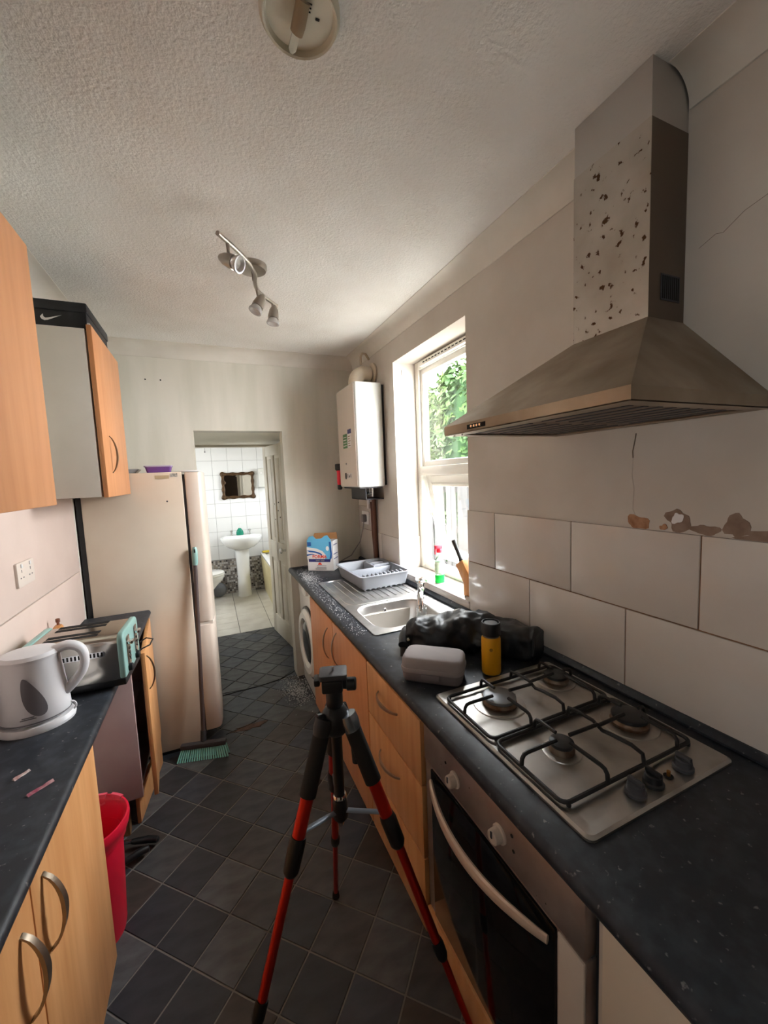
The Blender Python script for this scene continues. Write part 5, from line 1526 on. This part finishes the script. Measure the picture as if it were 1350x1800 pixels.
obj('lid', MB().loft([[(-0.14+a*math.cos(2*PI*j/28), 5.48+b*math.sin(2*PI*j/28), z) for j in range(28)] for a, b, z in ((0.236, 0.18, 0.431), (0.24, 0.184, 0.438), (0.22, 0.165, 0.452))]), M_WENAMEL, t, smooth=60)
obj('cistern', MB().box(-0.62, -0.40, 5.26, 5.70, 0.40, 0.78), M_PORC, t, bevel=0.02)
t = thing('bath', 'white bath with a yellowed cream panel behind the door', 'bath', (0.95, 5.2, 0))
BXE = 0.60
rim = MB().loft([[(x, y, z) for x, y in rrect(BXE+i_, BX1-0.01-i_, 4.55+i_, 5.93-i_, 0.06)] for i_, z in ((0.0, 0.545), (0.0, 0.565), (0.008, 0.57), (0.05, 0.568), (0.07, 0.52), (0.12, 0.2))])
obj('tub', rim, M_PORC, t, smooth=50)
pan_ = [(BXE+0.035, 0.004), (BXE+0.02, 0.25), (BXE+0.008, 0.45), (BXE+0.004, 0.545), (BXE+0.03, 0.545), (BXE+0.05, 0.004)]
obj('panel', MB().prism(pan_, 'y', 4.57, 5.91), M_CREAM, t, bevel=0.004)
obj('end_panel', MB().box(BXE+0.04, BX1-0.02, 5.88, 5.91, 0.004, 0.545), M_CREAM, t)
obj('cloth', MB().prism(rrect(BXE+0.02, BXE+0.16, 5.76, 5.86, 0.03), 'z', 0.5705, 0.59), mat('yellow_cloth', srgb(214, 186, 60), 0.8), t, bevel=0.006, label='yellow cloth on the bath rim')
one('pull_cord', MB().tube([(-0.02, 5.96, 2.34), (-0.02, 5.96, 2.02)], 0.002, 6).lathe([(0.003, 0), (0.008, -0.012), (0.006, -0.024)], (-0.02, 5.96, 2.022), seg=10), M_PGREY, 'thin light pull cord hanging in front of the bathroom tiles', 'cord')
mb = MB()
rings = []
for i in range(9):
    ph = PI*i/8
    rings.append([(0.02+0.10*math.sin(ph)*math.cos(2*PI*j/16)*(1+.25*noise.noise(Vector((i, j, 2)))), 5.86+0.07*math.sin(ph)*math.sin(2*PI*j/16), 0.008+0.10*(1-math.cos(ph))*(1+.15*noise.noise(Vector((j, i, 5))))) for j in range(16)])
one('bin_bag', MB().loft(rings), mat('grey_bag', srgb(110, 112, 116), 0.4, bump=.4, bscale=30, bdist=.01), 'crumpled grey bag on the bathroom floor beside the basin pedestal', 'bag', smooth=60)

# ================================================================== OUTSIDE THE WINDOW
struct('ground', MB().box(WX, 12, -4, 14, -0.3, -0.05), M_CONC, 'pale concrete garden path outside', 'ground')
fx = 2.75
t = thing('garden_fence', 'weathered wooden board fence outside the window', 'fence', (fx, 4.5, -0.05))
y = 1.0
i = 0
plank_me = []
for k in range(4):
    me = make_mesh('fence_board', MB().prism([(-0.06, 0), (0.06, 0), (0.06, 1.50+0.03*k), (0.045, 1.53+0.03*k), (-0.05, 1.52+0.03*k)], 'x', -0.008, 0.008), smooth=0)
    me.materials.append(M_FENCE)
    plank_me.append(me)
while y < 8.0:
    o = bpy.data.objects.new('fence_board', random.choice(plank_me))
    COL.objects.link(o)
    o.parent = t
    o.location = (random.uniform(-0.012, 0.012), y-4.5, 0.06)
    o.rotation_euler = (random.uniform(-.02, .02), 0, random.uniform(-.06, .06))
    y += random.uniform(0.125, 0.15)
for z in (0.35, 0.85, 1.35):
    obj('fence_rail', MB().box(fx+0.02, fx+0.06, 0.9, 8.0, z, z+0.07), M_FENCE, t)
for yy in (1.6, 3.3, 5.0, 6.7):
    obj('fence_post', MB().box(fx+0.06, fx+0.14, yy, yy+0.09, -0.05, 1.60), M_FENCE, t)
# hedge behind the fence


def pw(v, e=0.5):
    return math.copysign(abs(v)**e, v)


def hedge(name, cx, cy, rx, ry, rz, z0, n, label, seed):
    rnd = random.Random(seed)
    t = thing(name, label, 'shrub', (cx, cy, -0.05), group='hedge shrubs behind the fence')
    core = MB()
    rings = []
    for i in range(10):
        ph = PI*i/9
        rings.append([(cx+rx*.88*pw(math.sin(ph))*pw(math.cos(2*PI*j/18)), cy+ry*.88*pw(math.sin(ph))*pw(math.sin(2*PI*j/18)), z0-rz*.9*pw(math.cos(ph))) for j in range(18)])
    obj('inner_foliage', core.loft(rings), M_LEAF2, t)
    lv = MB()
    for i in range(n):
        u, v = rnd.random(), rnd.random()
        th, ph = 2*PI*u, math.acos(2*v-1)
        k = rnd.uniform(0.86, 1.06)+0.10*noise.noise(Vector((math.cos(th)*2.5, math.sin(th)*2.5, math.cos(ph)*2.5+seed)))
        p = Vector((cx+rx*k*pw(math.sin(ph))*pw(math.cos(th)), cy+ry*k*pw(math.sin(ph))*pw(math.sin(th)), z0+rz*k*pw(math.cos(ph))))
        if p.z < 0:
            continue
        nrm = Vector((rnd.gauss(0, .6)+math.sin(ph)*math.cos(th), rnd.gauss(0, .6)+math.sin(ph)*math.sin(th), rnd.gauss(0, .6)+math.cos(ph)+.4)).normalized()
        a = nrm.orthogonal().normalized()
        a = Matrix.Rotation(rnd.uniform(0, 6.28), 3, nrm) @ a
        b = nrm.cross(a)
        l_ = rnd.uniform(0.05, 0.085)
        lv.add([p-a*l_, p+b*l_*.45+nrm*.006, p+a*l_, p-b*l_*.45+nrm*.006], [(0, 1, 2, 3)])
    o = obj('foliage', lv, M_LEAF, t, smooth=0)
    o['kind'] = 'stuff'
    obj('stem', MB().tube([(cx, cy, -0.06), (cx, cy, z0)], 0.05, 8), M_STEM, t)


hedge('hedge_shrub', 4.2, 5.2, 0.7, 0.9, 1.85, 1.55, 9000, 'green hedge shrub on the right of the window view', 1)
hedge('hedge_shrub', 4.2, 7.3, 0.7, 0.9, 1.80, 1.50, 9000, 'green hedge shrub on the left of the window view', 2)
hedge('hedge_shrub', 4.3, 9.4, 0.7, 0.9, 1.60, 1.35, 6000, 'green hedge shrub hidden furthest along the fence', 3)
